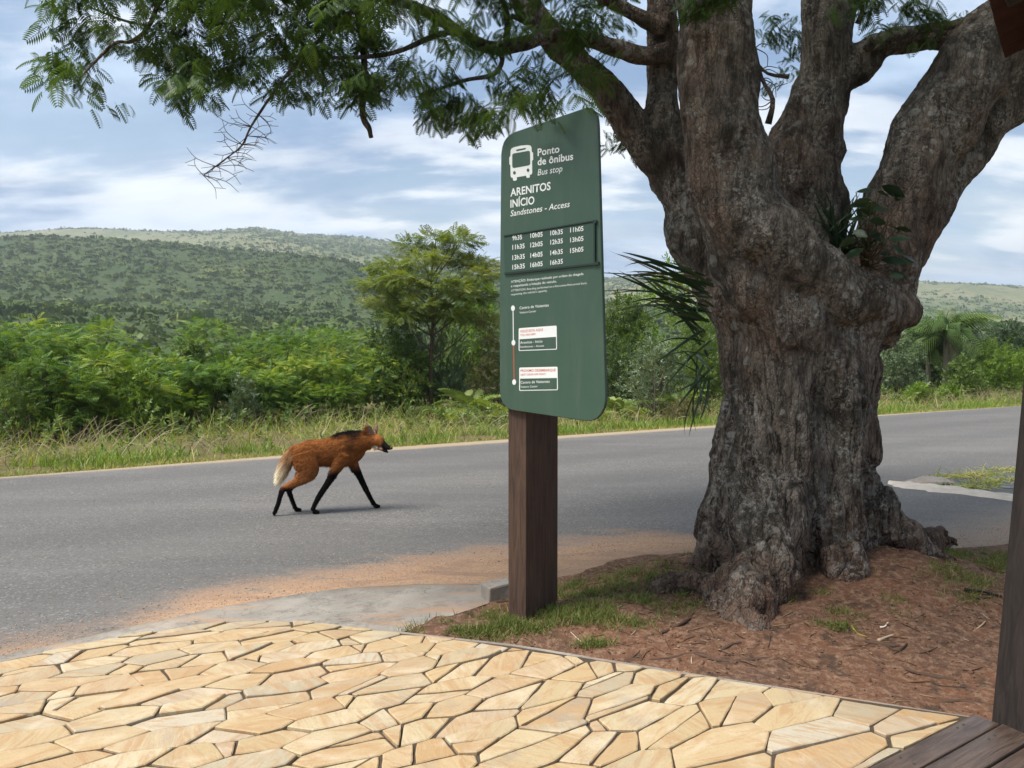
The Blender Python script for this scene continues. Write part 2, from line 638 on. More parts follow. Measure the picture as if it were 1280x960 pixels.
keep = side_of_patio(V[Q].mean(1)[:, 0], V[Q].mean(1)[:, 1]) > -0.25
t = NT('red_soil', 0.95, 0.12)
v = t.co()
n1 = t.noise(v, 1.3, 6, 0.6); n2 = t.noise(v, 26, 6, 0.7); n3 = t.noise(v, 120, 3, 0.6)
c = t.mix(t.mp(n1, 0.35, 0.65), (0.118, 0.065, 0.042), (0.158, 0.076, 0.045))
c = t.mix(t.mp(n2, 0.42, 0.7), c, (0.27, 0.17, 0.115))
c = t.mix(t.mp(t.noise(v, 7, 5, 0.7), 0.52, 0.66), c, (0.075, 0.048, 0.034))
c = t.mix(t.math('MULTIPLY', t.mp(n3, 0.55, 0.7), 0.6), c, (0.05, 0.035, 0.025))
t.col(c); t.bump(t.math('ADD', n2, t.math('MULTIPLY', n3, 0.5)), 0.9, 0.02)
M_SOIL = t.m
kind(link('soil_bed', mesh_np('soil_bed', V, Q[keep], M_SOIL)), 'structure')

# ---- patio of crazy paving
t = NT('mortar', 0.95, 0.1)
n2 = t.noise(t.co(), 30, 6, 0.7)
t.col(t.mix(n2, (0.035, 0.027, 0.02), (0.115, 0.088, 0.064))); t.bump(n2, 0.8, 0.02)
M_MORTAR = t.m
t = NT('yellow_sandstone', 0.72, 0.3)
t._tc = t.N('ShaderNodeTexCoord')
r = t.rnd()
off = t.N('ShaderNodeVectorMath', operation='ADD')
cx = t.N('ShaderNodeCombineXYZ'); t.L(t.math('MULTIPLY', r, 37.0), cx.inputs[0]); t.L(t.math('MULTIPLY', r, 91.0), cx.inputs[1])
t.L(t._tc.outputs['Object'], off.inputs[0]); t.L(cx.outputs[0], off.inputs[1])
vr = t.N('ShaderNodeVectorRotate'); vr.rotation_type = 'Z_AXIS'
t.L(off.outputs[0], vr.inputs['Vector']); t.L(t.math('MULTIPLY', r, 9.0), vr.inputs['Angle'])
o = vr.outputs[0]
sm = t.N('ShaderNodeMapping'); sm.inputs['Scale'].default_value = (1.0, 4.5, 1.0); t.L(o, sm.inputs[0])
nb = t.noise(o, 4.5, 6, 0.6, 0.6); nv = t.noise(sm.outputs[0], 4.0, 7, 0.62, 1.2); nf = t.noise(o, 85, 4, 0.7)
r2 = t.math('FRACT', t.math('MULTIPLY', r, 17.31)); r3 = t.math('FRACT', t.math('MULTIPLY', r, 7.77))
c = t.ramp(r2, [(0.0, (0.35, 0.255, 0.135)), (0.16, (0.41, 0.335, 0.21)), (0.32, (0.385, 0.275, 0.145)), (0.46, (0.43, 0.365, 0.245)), (0.58, (0.35, 0.23, 0.115)), (0.70, (0.32, 0.28, 0.20)), (0.82, (0.405, 0.295, 0.155)), (0.92, (0.37, 0.275, 0.175)), (1.0, (0.39, 0.345, 0.265))])
c = t.mix(t.math('MULTIPLY', t.mp(nv, 0.44, 0.64), 0.7), c, (0.336, 0.197, 0.092))
c = t.mix(t.math('MULTIPLY', t.mp(nb, 0.5, 0.72), 0.6), c, (0.487, 0.412, 0.302))
c = t.mix(t.math('MULTIPLY', t.mp(t.noise(o, 2.6, 5, 0.65), 0.48, 0.72), t.math('MULTIPLY', r3, 0.85)), c, (0.252, 0.218, 0.176))
c = t.mix(t.math('MULTIPLY', t.mp(nf, 0.5, 0.75), 0.4), c, (0.235, 0.151, 0.076))
t.col(c)
t.rough(t.mp(nb, 0.2, 0.8, 0.55, 0.85))
t.bump(t.math('ADD', t.math('MULTIPLY', nv, 1.0), t.math('MULTIPLY', nf, 0.22)), 0.5, 0.012)
M_STONE = t.m

DECK_A = gp(1213, 897)[:2]; DECK_B = gp(1092, 960)[:2]
dd = (DECK_B - DECK_A) / np.linalg.norm(DECK_B - DECK_A)
DECK_C = DECK_A + dd * 4.0
PATIO = [tuple(p) for p in PE] + [(-3.98, 1.7), (-4.05, 1.0), tuple(DECK_C)]
PATIO = PATIO[::-1] if sum((PATIO[i][0] * PATIO[(i + 1) % len(PATIO)][1] - PATIO[(i + 1) % len(PATIO)][0] * PATIO[i][1]) for i in range(len(PATIO))) < 0 else PATIO
PATIO = np.array(PATIO)


def smooth_poly(P, step=0.06):
    out = []
    for i in range(len(P)):
        a, b = P[i], P[(i + 1) % len(P)]
        m = max(1, int(np.linalg.norm(b - a) / step))
        for q in range(m):
            out.append(a + (b - a) * q / m)
    return np.array(out)


def poly_area(P):
    x, y = P[:, 0], P[:, 1]
    return 0.5 * np.sum(x * np.roll(y, -1) - np.roll(x, -1) * y)


def clip_half(P, p0, nrm):
    out = []
    d = (P - p0) @ nrm
    for i in range(len(P)):
        j = (i + 1) % len(P)
        if d[i] <= 0:
            out.append(P[i])
        if (d[i] < 0 < d[j]) or (d[j] < 0 < d[i]):
            out.append(P[i] + (P[j] - P[i]) * d[i] / (d[i] - d[j]))
    return np.array(out) if len(out) >= 3 else np.zeros((0, 2))


bm = bmesh.new()
PO = PATIO
top = [bm.verts.new((x, y, -0.008)) for x, y in PO]
ce = PO.mean(0)
rim = []
for i in range(len(PO)):
    a, b, c_ = PO[i - 1], PO[i], PO[(i + 1) % len(PO)]
    d1 = (b - a) / np.linalg.norm(b - a); d2 = (c_ - b) / np.linalg.norm(c_ - b)
    nr = np.array([d1[1] + d2[1], -d1[0] - d2[0]]); nr /= np.linalg.norm(nr)
    rim.append(b + nr * 0.035)
t1 = [bm.verts.new((x, y, -0.0065)) for x, y in PO]
t2 = [bm.verts.new((x, y, -0.010)) for x, y in rim]
t3 = [bm.verts.new((x, y, -0.16)) for x, y in rim]
bm.faces.new(top)
k = len(PO)
for i in range(k):
    j = (i + 1) % k
    for A_, B_ in ((top, t1), (t1, t2), (t2, t3)):
        f = bm.faces.new((A_[i], B_[i], B_[j], A_[j])); f.material_index = 1
bmesh.ops.recalc_face_normals(bm, faces=bm.faces)
me = bpy.data.meshes.new('patio'); bm.to_mesh(me); bm.free()
me.materials.append(M_MORTAR); me.materials.append(M_CONC)
patio = kind(link('patio', me), 'structure')

# anisotropic Voronoi, clipped to the outline, some cells split again
prng = np.random.default_rng(21)
ASP, DMIN = 2.25, 0.126


def ang_at(p):
    return R(34 + 9 * math.sin(p[0] * 1.3 + 0.6) - 10 * sstep(0.2, 1.4, p[0]))


def to_aniso(P, an_):
    c_, s_ = math.cos(an_), math.sin(an_)
    M_ = np.array([[c_ / ASP, s_ / ASP], [-s_, c_]])
    return P @ M_.T, M_


seeds = []
tries = 0
lo, hi = np.array([-4.6, 1.25]), np.array([2.7, 5.1])
while tries < 22000:
    tries += 1
    p = lo + prng.random(2) * (hi - lo)
    a0 = ang_at(p)
    if seeds:
        D, _ = to_aniso(np.array(seeds) - p, a0)
        if np.min(np.hypot(D[:, 0], D[:, 1])) < DMIN * (1 + 0.40 * float(sstep(-0.1, 1.0, p[0])) * float(sstep(3.9, 3.4, p[1]))) * (0.8 + 0.45 * prng.random()):
            continue
    seeds.append(p)
seeds = np.array(seeds)
outline_c = smooth_poly(PATIO, 0.12)


def in_patio(p):
    x, y = p
    ins = False
    for i in range(len(PATIO)):
        a, b = PATIO[i], PATIO[i - 1]
        if (a[1] > y) != (b[1] > y) and x < (b[0] - a[0]) * (y - a[1]) / (b[1] - a[1]) + a[0]:
            ins = not ins
    return ins


def convex_clip(cell):
    # the patio is nearly convex: clip by every outline edge facing the cell
    c0 = cell.mean(0)
    for i in range(len(PATIO)):
        a, b = PATIO[i], PATIO[(i + 1) % len(PATIO)]
        d = (b - a) / np.linalg.norm(b - a)
        nr = np.array([d[1], -d[0]])
        if (cell - a).dot(nr).max() > 0:
            cell = clip_half(cell, a - nr * 0.004, nr)
            if len(cell) < 3:
                break
    return cell


cells = []
for i, p in enumerate(seeds):
    _, M_ = to_aniso(np.zeros((1, 2)), ang_at(p))
    G2 = M_.T @ M_
    cell = np.array([p + (-.9, -.9), p + (.9, -.9), p + (.9, .9), p + (-.9, .9)])
    dist = np.linalg.norm(seeds - p, axis=1)
    for j in np.argsort(dist)[1:60]:
        q = seeds[j]
        # blend both metrics so that neighbours agree
        _, M2 = to_aniso(np.zeros((1, 2)), 0.5 * (ang_at(p) + ang_at(q)))
        G3 = M2.T @ M2
        cell = clip_half(cell, (p + q) / 2, G3 @ (q - p))
        if len(cell) < 3:
            break
    if len(cell) < 3:
        continue
    cell = convex_clip(cell)
    if len(cell) >= 3 and abs(poly_area(cell)) > 0.003:
        cells.append(cell)
out = []
for c_ in cells:
    A_ = abs(poly_area(c_)); u = prng.random()
    if A_ > 0.045 and u < 0.48:
        ang = ang_at(c_.mean(0)) + prng.normal(0, 0.5) + (math.pi / 2 if u < 0.10 else 0)
        nr = np.array([-math.sin(ang), math.cos(ang)]); p0 = c_.mean(0) + nr * prng.normal(0, 0.03)
        parts = [clip_half(c_, p0, nr), clip_half(c_, p0, -nr)]
    elif A_ > 0.03 and u > 0.80:       # a chipped corner
        i = prng.integers(len(c_)); w = c_[i] - c_.mean(0); w /= np.linalg.norm(w) + 1e-9
        p0 = c_[i] - w * (0.06 + 0.05 * prng.random())
        parts = [clip_half(c_, p0, w), clip_half(c_, p0, -w)]
    else:
        parts = [c_]
    out += [q for q in parts if len(q) >= 3 and abs(poly_area(q)) > 0.0009]
cells = out


def stone_mesh(P, i):
    if poly_area(P) < 0:
        P = P[::-1]
    # inset for the joint
    gap = 0.0022 + 0.0032 * prng.random()
    Q_ = P.copy()
    for a in range(len(P)):
        d = P[(a + 1) % len(P)] - P[a]; L_ = np.linalg.norm(d)
        if L_ < 1e-5:
            continue
        nr = np.array([d[1], -d[0]]) / L_
        g = gap * (0.6 + 1.1 * prng.random())
        Q_ = clip_half(Q_, P[a] - nr * g, nr)
        if len(Q_) < 3:
            return None
    # round the corners, roughen the edges
    S = smooth_poly(Q_, 0.035)
    for _ in range(1):
        S = 0.07 * np.roll(S, 1, 0) + 0.86 * S + 0.07 * np.roll(S, -1, 0)
    c0 = S.mean(0)
    w = S - c0; w /= np.linalg.norm(w, axis=1)[:, None] + 1e-9
    S3 = np.concatenate([S, np.full((len(S), 1), i * 3.1)], 1)
    nz = 0.004 * vnoise(S3 * 18, 3) + 0.010 * np.minimum(0, vnoise(S3 * 7, 11) + 0.35)
    S = S + w * nz[:, None]
    if abs(poly_area(S)) < 0.0006:
        return None
    S = S - c0
    n = len(S)
    h = prng.normal(0.004, 0.003)
    tl = prng.normal(0, 0.010, 2)
    ins = np.minimum(0.006, 0.25 * np.linalg.norm(S, axis=1))[:, None]
    S2 = S - (S / (np.linalg.norm(S, axis=1)[:, None] + 1e-9)) * ins
    V_ = np.concatenate([np.c_[S, np.full(n, -0.02)], np.c_[S, h - 0.004 + S @ tl], np.c_[S2, h + S2 @ tl]])
    bm_ = bmesh.new()
    vs = [bm_.verts.new(q) for q in V_]
    for a in range(n):
        b = (a + 1) % n
        bm_.faces.new((vs[a], vs[b], vs[n + b], vs[n + a]))
        bm_.faces.new((vs[n + a], vs[n + b], vs[2 * n + b], vs[2 * n + a]))
    bm_.faces.new(vs[2 * n:])
    m_ = bpy.data.meshes.new('paving_stone'); bm_.to_mesh(m_); bm_.free()
    m_.materials.append(M_STONE)
    return m_, c0


cells.sort(key=lambda c_: -c_.mean(0)[1])
ns = 0
rest = MB(); rest_me = []
for i, c_ in enumerate(cells):
    r_ = stone_mesh(c_, i)
    if r_ is None:
        continue
    if ns >= 298:                      # the ones at the photographer's feet, out of the picture
        rest_me.append(r_)
        continue
    o = link('paving_stone', r_[0], patio)
    o.location = (r_[1][0], r_[1][1], 0)
    ns += 1
if rest_me:
    bm = bmesh.new()
    for m_, c0 in rest_me:
        n0 = len(bm.verts)
        bm.from_mesh(m_); bm.verts.ensure_lookup_table()
        for v_ in list(bm.verts)[n0:]:
            v_.co.x += c0[0]; v_.co.y += c0[1]
    me = bpy.data.meshes.new('paving_stones'); bm.to_mesh(me); bm.free(); me.materials.append(M_STONE)
    link('paving_stones', me, patio)['kind'] = 'stuff'
print('rest', len(rest_me), min((c_.mean(0)[1] for c_ in cells[:ns]), default=0), [float(cells[ns - 1].mean(0)[1])])
print('paving stones', ns)

# ---- far hills
C1 = np.array([(-900, 335), (-400, 312), (0, 298), (60, 296), (150, 299), (250, 308), (330, 316), (420, 325), (470, 334), (560, 338), (620, 346), (700, 365), (760, 378), (830, 384), (1100, 405), (1150, 402), (1280, 405), (2200, 398)], float)
C2 = np.array([(-900, 300), (0, 292), (100, 286), (200, 290), (260, 290), (320, 285), (380, 293), (450, 297), (500, 304), (560, 310), (620, 327), (700, 338), (760, 347), (830, 347), (1000, 352), (1150, 352), (1220, 355), (1280, 358), (2200, 350)], float)


def crest(C, px, D):
    return CAMZ + (450.0 - np.interp(px, C[:, 0], C[:, 1])) / F * D


def hill1(X, Y):
    px = 640 + F * X / Y
    zc = crest(C1, px, 600.0)
    t_ = np.clip((Y - 110) / 490.0, 0, 1)
    rise = t_ ** 1.15 * (1 - 0.15 * np.sin(t_ * np.pi))
    P3 = np.stack([X / 130, Y / 190, X * 0], -1)
    gully = fbm(P3, 3, 3) * 9 * np.sin(np.clip(t_, 0, 1) * np.pi) ** 0.7
    z = -4 + (zc + 4) * rise + gully
    drop = np.clip((Y - 600) / 250.0, 0, 1)
    return z - drop ** 1.3 * 45


def hill2(X, Y):
    px = 640 + F * X / Y
    zc = crest(C2, px, 1500.0)
    t_ = np.clip((Y - 640) / 860.0, 0, 1)
    z0 = crest(C1, px, 600.0) * 0.72 - 12
    P3 = np.stack([X / 260, Y / 300, X * 0 + 4], -1)
    z = z0 + (zc - z0) * t_ ** 0.95 + fbm(P3, 8, 3) * 14 * np.sin(t_ * np.pi)
    return z - np.clip((Y - 1500) / 900, 0, 1) ** 1.4 * 160


def fan(fn, d0, d1, nd, p0=-900, p1=2200, npx=240):
    D = np.linspace(d0, d1, nd); PX = np.linspace(p0, p1, npx)
    DD, PP = np.meshgrid(D, PX, indexing='ij')
    X = (PP - 640) / F * DD
    Z = fn(X.ravel(), DD.ravel())
    V_ = np.stack([X.ravel(), DD.ravel(), Z], -1)
    I_ = (np.arange(nd - 1)[:, None] * npx + np.arange(npx - 1)[None]).ravel()
    return V_, np.stack([I_, I_ + 1, I_ + npx + 1, I_ + npx], -1)


t = NT('hill_grass', 0.95, 0.1)
v = t.co()
n1 = t.noise(v, 0.02, 5, 0.6); n2 = t.noise(v, 0.25, 6, 0.7)
c = t.mix(t.mp(n1, 0.35, 0.65), (0.044, 0.070, 0.024), (0.075, 0.092, 0.033))
t.col(t.mix(t.mp(n2, 0.35, 0.65), c, (0.03, 0.05, 0.018)))
M_HILL = t.m
t = NT('plateau_grass', 0.95, 0.1)
v = t.co()
n1 = t.noise(t.co((1, 0.35, 1)), 0.009, 6, 0.6); n2 = t.noise(v, 0.12, 6, 0.7)
c = t.mix(t.mp(n1, 0.38, 0.62), (0.10, 0.118, 0.05), (0.185, 0.175, 0.09))
t.col(t.mix(t.mp(n2, 0.45, 0.7), c, (0.045, 0.07, 0.025)))
M_HILL2 = t.m
V, Q = fan(hill1, 105, 900, 90); kind(link('wooded_hill', mesh_np('wooded_hill', V, Q, M_HILL)), 'structure')
V, Q = fan(hill2, 620, 2400, 60); kind(link('far_plateau', mesh_np('far_plateau', V, Q, M_HILL2)), 'structure')

# ================================================================== FOLIAGE TOOLS
def t_frond(pairs=9, L=0.34, w=0.055, droop=0.2, ang=62, rach=0.012, seg=3):
    V_, Q_ = [], []
    xs_ = [i_ / seg for i_ in range(seg + 1)]
    for x in xs_:
        V_ += [(x, -rach / 2, -droop * x * x), (x, rach / 2, -droop * x * x)]
    for i in range(seg):
        Q_.append([2 * i, 2 * i + 2, 2 * i + 3, 2 * i + 1])
    for i in range(pairs):
        f = (i + 0.5) / pairs
        x = 0.14 + 0.84 * f
        l = L * (0.55 + 0.75 * math.sin(math.pi * (0.15 + 0.75 * f)) - 0.35 * f)
        for s in (-1, 1):
            a_ = R(ang - 14 * f)
            ux, uy = math.cos(a_), s * math.sin(a_)
            z = -droop * x * x
            b0 = len(V_)
            V_ += [(x, 0, z), (x + ux * l * .5 + s * uy * w * .0 - uy * w * .5 * s * s, uy * l * .5 + ux * w * .5, z + 0.015),
                   (x + ux * l, uy * l, z - 0.10 * l / 0.3), (x + ux * l * .5 + uy * w * .5, uy * l * .5 - ux * w * .5, z + 0.015)]
            Q_.append([b0, b0 + 1, b0 + 2, b0 + 3])
    return np.array(V_), np.array(Q_)


def t_leaf(w=0.24, fold=0.06, droop=0.08):
    V_ = [(0, 0, 0), (0.42, w, fold), (1, 0, -droop), (0.42, -w, fold)]
    return np.array(V_, float), np.array([[0, 3, 2, 1]])


def t_sprig(nl=7, ll=0.42, w=0.2, spread=60, seed=1):
    r_ = np.random.default_rng(seed)
    lv, lq = t_leaf(w)
    V_, Q_ = [], []
    for i in range(nl):
        f = (i + 0.6) / nl
        a_ = i * 2.4 + r_.normal(0, 0.3); b_ = R(spread * (1 - 0.5 * f))
        d = np.array([math.cos(b_), math.sin(b_) * math.cos(a_), math.sin(b_) * math.sin(a_)])
        u = np.cross(d, [0.2, 0.1, 1]); u /= np.linalg.norm(u); w_ = np.cross(u, d)
        l = ll * (0.75 + 0.4 * r_.random())
        P_ = np.array([f * 0.75, 0, 0]) + l * (lv[:, :1] * d + lv[:, 1:2] * u + lv[:, 2:] * w_)
        Q_.append(lq + 4 * i); V_.append(P_)
    return np.concatenate(V_), np.concatenate(Q_)


def t_blade(w=0.03, bend=0.3):
    V_ = [(0, -w, 0), (0, w, 0), (0.5, w * .8, 0.0), (0.5, -w * .8, 0.0), (1.0, 0.15 * w, -bend), (1.0, -0.15 * w, -bend)]
    V_ = np.array(V_); V_[2:4, 2] = -bend * 0.22
    return V_, np.array([[0, 3, 2, 1], [3, 5, 4, 2]])


def t_clump(nq=22, size=0.5, seed=0):
    r_ = np.random.default_rng(seed)
    V_, Q_ = [], []
    for i in range(nq):
        d = r_.normal(size=3); d[2] = abs(d[2]) * 0.9 + 0.02; d /= np.linalg.norm(d)
        c_ = d * (0.62 + 0.42 * r_.random()) * np.array([1, 1, 0.95])
        nrm = d + r_.normal(0, 0.5, 3); nrm /= np.linalg.norm(nrm)
        u = np.cross(nrm, r_.normal(size=3)); u /= np.linalg.norm(u); w_ = np.cross(nrm, u)
        s = size * (0.6 + 0.7 * r_.random())
        V_ += [c_ + s * (-u * .5), c_ + s * w_ * .5 * r_.uniform(.6, 1), c_ + s * u * .5, c_ - s * w_ * .5 * r_.uniform(.6, 1)]
        Q_.append([4 * i, 4 * i + 1, 4 * i + 2, 4 * i + 3])
    return np.array(V_), np.array(Q_)


def scatter(T, pos, dirs, size, tint, up=None, rng=RNG, roll=0.5):
    tv, tq = T
    n = len(pos)
    X = dirs / (np.linalg.norm(dirs, axis=1)[:, None] + 1e-9)
    U = np.tile([0, 0, 1.0], (n, 1)) if up is None else up
    U = U + rng.normal(0, roll, (n, 3))
    Y = np.cross(U, X); Y /= np.linalg.norm(Y, axis=1)[:, None] + 1e-9
    Z = np.cross(X, Y)
    size = np.asarray(size, float)
    if size.ndim == 1:
        size = np.stack([size] * 3, 1)
    V_ = pos[:, None, :] + (size[:, 0, None] * tv[None, :, 0])[..., None] * X[:, None] \
        + (size[:, 1, None] * tv[None, :, 1])[..., None] * Y[:, None] + (size[:, 2, None] * tv[None, :, 2])[..., None] * Z[:, None]
    m = len(tv)
    Q_ = (tq[None] + (np.arange(n) * m)[:, None, None]).reshape(-1, tq.shape[1])
    tn = np.repeat(tint, m)
    return V_.reshape(-1, 3), Q_, tn


def crown_pts(lobes, n, rng, inner=0.45, flat=0.0, upb=0.25, rnd=0.45):
    lobes = [(np.array(c_, float), np.array(r_, float)) for c_, r_ in lobes]
    w = np.array([r_[0] * r_[1] + r_[0] * r_[2] for _, r_ in lobes]); w /= w.sum()
    idx = rng.choice(len(lobes), n, p=w)
    C_ = np.array([l[0] for l in lobes])[idx]; S_ = np.array([l[1] for l in lobes])[idx]
    d = rng.normal(size=(n, 3)); d[:, 2] = np.where(d[:, 2] < 0, d[:, 2] * 0.55, d[:, 2]); d /= np.linalg.norm(d, axis=1)[:, None]
    rad = inner + (1.08 - inner) * rng.random(n) ** 0.6
    P_ = C_ + d * S_ * rad[:, None]
    D_ = d * np.array([1, 1, 1 - flat]) + np.array([0, 0, upb]) + rng.normal(0, rnd, (n, 3)) * np.array([1, 1, 1 - 0.6 * flat])
    lt = rng.normal(0, 0.13, len(lobes))[idx]
    return P_, D_, lt


# leaf materials
ML = {}
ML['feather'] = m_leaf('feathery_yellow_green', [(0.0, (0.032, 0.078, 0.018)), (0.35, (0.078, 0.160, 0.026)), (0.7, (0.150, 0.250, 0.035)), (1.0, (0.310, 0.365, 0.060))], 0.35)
ML['dark'] = m_leaf('dark_evergreen_leaf', [(0.0, (0.022, 0.046, 0.015)), (0.5, (0.043, 0.078, 0.024)), (1.0, (0.081, 0.128, 0.038))], 0.2)
ML['mid'] = m_leaf('mid_green_leaf', [(0.0, (0.042, 0.081, 0.022)), (0.5, (0.091, 0.147, 0.036)), (1.0, (0.175, 0.238, 0.056))], 0.3)
ML['bright'] = m_leaf('bright_green_leaf', [(0.0, (0.062, 0.125, 0.022)), (0.5, (0.138, 0.231, 0.035)), (1.0, (0.250, 0.350, 0.056))], 0.35)
ML['olive'] = m_leaf('olive_dusty_leaf', [(0.0, (0.072, 0.072, 0.034)), (0.5, (0.138, 0.132, 0.058)), (1.0, (0.228, 0.198, 0.096))], 0.25)
ML['silver'] = m_leaf('grey_green_leaf', [(0.0, (0.057, 0.092, 0.046)), (0.5, (0.115, 0.161, 0.086)), (1.0, (0.218, 0.270, 0.161))], 0.25)
ML['acacia'] = m_leaf('acacia_leaf', [(0.0, (0.068, 0.115, 0.024)), (0.5, (0.149, 0.203, 0.038)), (1.0, (0.270, 0.297, 0.061))], 0.35)
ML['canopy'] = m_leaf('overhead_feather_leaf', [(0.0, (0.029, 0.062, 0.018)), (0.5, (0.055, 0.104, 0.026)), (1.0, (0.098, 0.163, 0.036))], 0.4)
ML['hillwood'] = m_leaf('hill_wood_leaf', [(0.0, (0.046, 0.075, 0.026)), (0.4, (0.081, 0.120, 0.036)), (0.8, (0.124, 0.163, 0.047)), (1.0, (0.182, 0.195, 0.072))], 0.15, 0.9, 0.05)
ML['grass'] = m_leaf('tall_grass_blade', [(0.0, (0.090, 0.156, 0.026)), (0.4, (0.168, 0.264, 0.042)), (0.72, (0.264, 0.336, 0.060)), (0.86, (0.408, 0.360, 0.144)), (1.0, (0.540, 0.444, 0.240))], 0.35)
ML['verge'] = m_leaf('short_verge_grass', [(0.0, (0.196, 0.218, 0.057)), (0.5, (0.322, 0.333, 0.086)), (1.0, (0.506, 0.437, 0.172))], 0.3)
ML['dry'] = m_leaf('dry_stalk', [(0.0, (0.10, 0.075, 0.045)), (0.5, (0.22, 0.17, 0.105)), (1.0, (0.40, 0.33, 0.22))], 0.1, ycol=(1, 1, 1))
ML['fern'] = m_leaf('fern_frond', [(0.0, (0.084, 0.144, 0.036)), (0.5, (0.168, 0.240, 0.054)), (1.0, (0.288, 0.348, 0.102))], 0.3)
ML['palm'] = m_leaf('palm_frond', [(0.0, (0.04, 0.085, 0.022)), (0.5, (0.075, 0.13, 0.032)), (1.0, (0.13, 0.19, 0.05))], 0.3)
ML['strap'] = m_leaf('strap_leaf', [(0.0, (0.018, 0.036, 0.020)), (0.5, (0.034, 0.062, 0.032)), (0.9, (0.065, 0.100, 0.050)), (1.0, (0.160, 0.110, 0.060))], 0.15, 0.4)
ML['lawn'] = m_leaf('patchy_lawn_grass', [(0.0, (0.07, 0.105, 0.022)), (0.5, (0.12, 0.165, 0.035)), (0.8, (0.19, 0.20, 0.06)), (1.0, (0.30, 0.23, 0.11))], 0.25)
M_BARK2 = m_plain('shrub_bark', (0.10, 0.075, 0.05), 0.9, 0.1, 0.4, 30, 0.4)
M_PALE_BARK = m_plain('pale_bark', (0.24, 0.20, 0.155), 0.9, 0.1, 0.35, 25, 0.4)

# ---- woods on the hills: one mass each
hr = np.random.default_rng(3)


def wood(name, fn, d0, d1, n, smin, smax, T, dens, lab):
    D = np.sqrt(hr.random(n) * (d1 ** 2 - d0 ** 2) + d0 ** 2)
    X = (hr.random(n) * 1620 - 170 - 640) / F * D
    Z = fn(X, D)
    keep_ = hr.random(n) < dens(X, D)
    X, D, Z = X[keep_], D[keep_], Z[keep_]
    m = len(X)
    s = smin + (smax - smin) * hr.random(m) ** 2.4
    dirs = np.c_[np.cos(hr.random(m) * 6.28), np.sin(hr.random(m) * 6.28), np.zeros(m)]
    tint = np.clip(0.42 + 0.22 * hr.normal(size=m) + 0.22 * vnoise(np.stack([X / 40, D / 40, X * 0], -1), 5), 0, 1)
    V_, Q_, tn = scatter(T, np.stack([X, D, Z - 0.15 * s], -1), dirs, np.stack([s, s, s * (0.75 + 0.5 * hr.random(m))], 1), tint, rng=hr, roll=0.05)
    o = link(name, mesh_np(name, V_, Q_, ML['hillwood'], False, tn))
    kind(o, 'stuff', lab, 'woods')
    print(name, m, len(Q_))


def dens1(X, D):
    g = fbm(np.stack([X / 55, D / 80, X * 0], -1), 21, 3)
    return np.clip(0.88 + 0.35 * g, 0.45, 1)


def dens2(X, D):
    px = 640 + F * X / D
    g = fbm(np.stack([X / 160, D / 120, X * 0], -1), 31, 3)
    ridge = sstep(1380, 1470, D) * (sstep(180, 300, px) * (1 - sstep(640, 760, px)) + 0.35)
    dark = sstep(250, 420, px) * (1 - sstep(800, 1000, px)) * 0.95 * sstep(1000, 1150, D)
    band = np.exp(-((D - 930) / 90.0) ** 2) * 0.55
    return np.clip(0.05 + 0.18 * np.maximum(0, g) + ridge + dark + band, 0, 1)


wood('hill_woods', hill1, 105, 610, 17500, 1.0, 3.5, t_clump(10, 0.8, 4), dens1, 'dense dark green wood covering the nearer hillside')
wood('plateau_woods', hill2, 760, 1520, 16000, 2.6, 6.0, t_clump(10, 0.8, 5), dens2, 'dark tree belts and scattered scrub on the far plateau')

# ---- verge beyond the road: grass, brush and weeds nobody could count
vr_ = np.random.default_rng(12)


def strip_pts(n, a0, a1, n0, n1):
    a_ = a0 + (a1 - a0) * vr_.random(n); f = vr_.random(n)
    base = np.interp(a_, [q[0] for q in far], [q[1] for q in far])
    off = n0 + (n1 - n0) * f
    P_ = a_[:, None] * E + (base + off)[:, None] * Nn
    return np.c_[P_, np.full(n, -0.1)], a_, off


def blades(name, n, a0, a1, n0, n1, h0, h1, mat, w, lab, cat, lean=0.35, patch=(2.0, 0.0), tb=0.4, ts=0.2, bend=0.3):
    P_, a_, off = strip_pts(n, a0, a1, n0, n1)
    g = fbm(P_ / patch[0], 41, 3)
    k_ = vr_.random(n) < np.clip(0.6 + patch[1] * g, 0.02, 1)
    P_, g = P_[k_], g[k_]; m = len(P_)
    d = np.c_[vr_.normal(0, lean, (m, 2)), np.ones(m)]
    h = (h0 + (h1 - h0) * vr_.random(m) ** 1.5) * np.clip(1 + 0.35 * g, 0.4, 1.6)
    tint = np.clip(tb + ts * vr_.normal(size=m) + 0.12 * g, 0, 1)
    V_, Q_, tn = scatter(t_blade(1.0, bend), P_, d, np.stack([h, np.full(m, w) * (0.6 + 0.8 * vr_.random(m)), h], 1), tint, up=vr_.normal(size=(m, 3)), rng=vr_)
    kind(link(name, mesh_np(name, V_, Q_, mat, True, tn)), 'stuff', lab, cat)


blades('verge_grass', 26000, -9, 42, -0.10, 0.55, 0.03, 0.10, ML['verge'], 0.006, 'short yellowish mown grass along the far road edge', 'grass', 0.6)
blades('tall_grass', 24000, -9, 42, 0.35, 1.7, 0.07, 0.26, ML['grass'], 0.007, 'tall bright green grass tufts behind the mown road edge', 'grass', 0.35, (0.8, 0.9), 0.36, 0.22, 0.45)
blades('dry_grass', 19000, -9, 42, 1.1, 6.4, 0.15, 0.6, ML['grass'], 0.006, 'tangle of half dry straw and tall grass below the shrubs', 'grass', 0.7, (1.2, 0.7), 0.62, 0.25, 0.55)
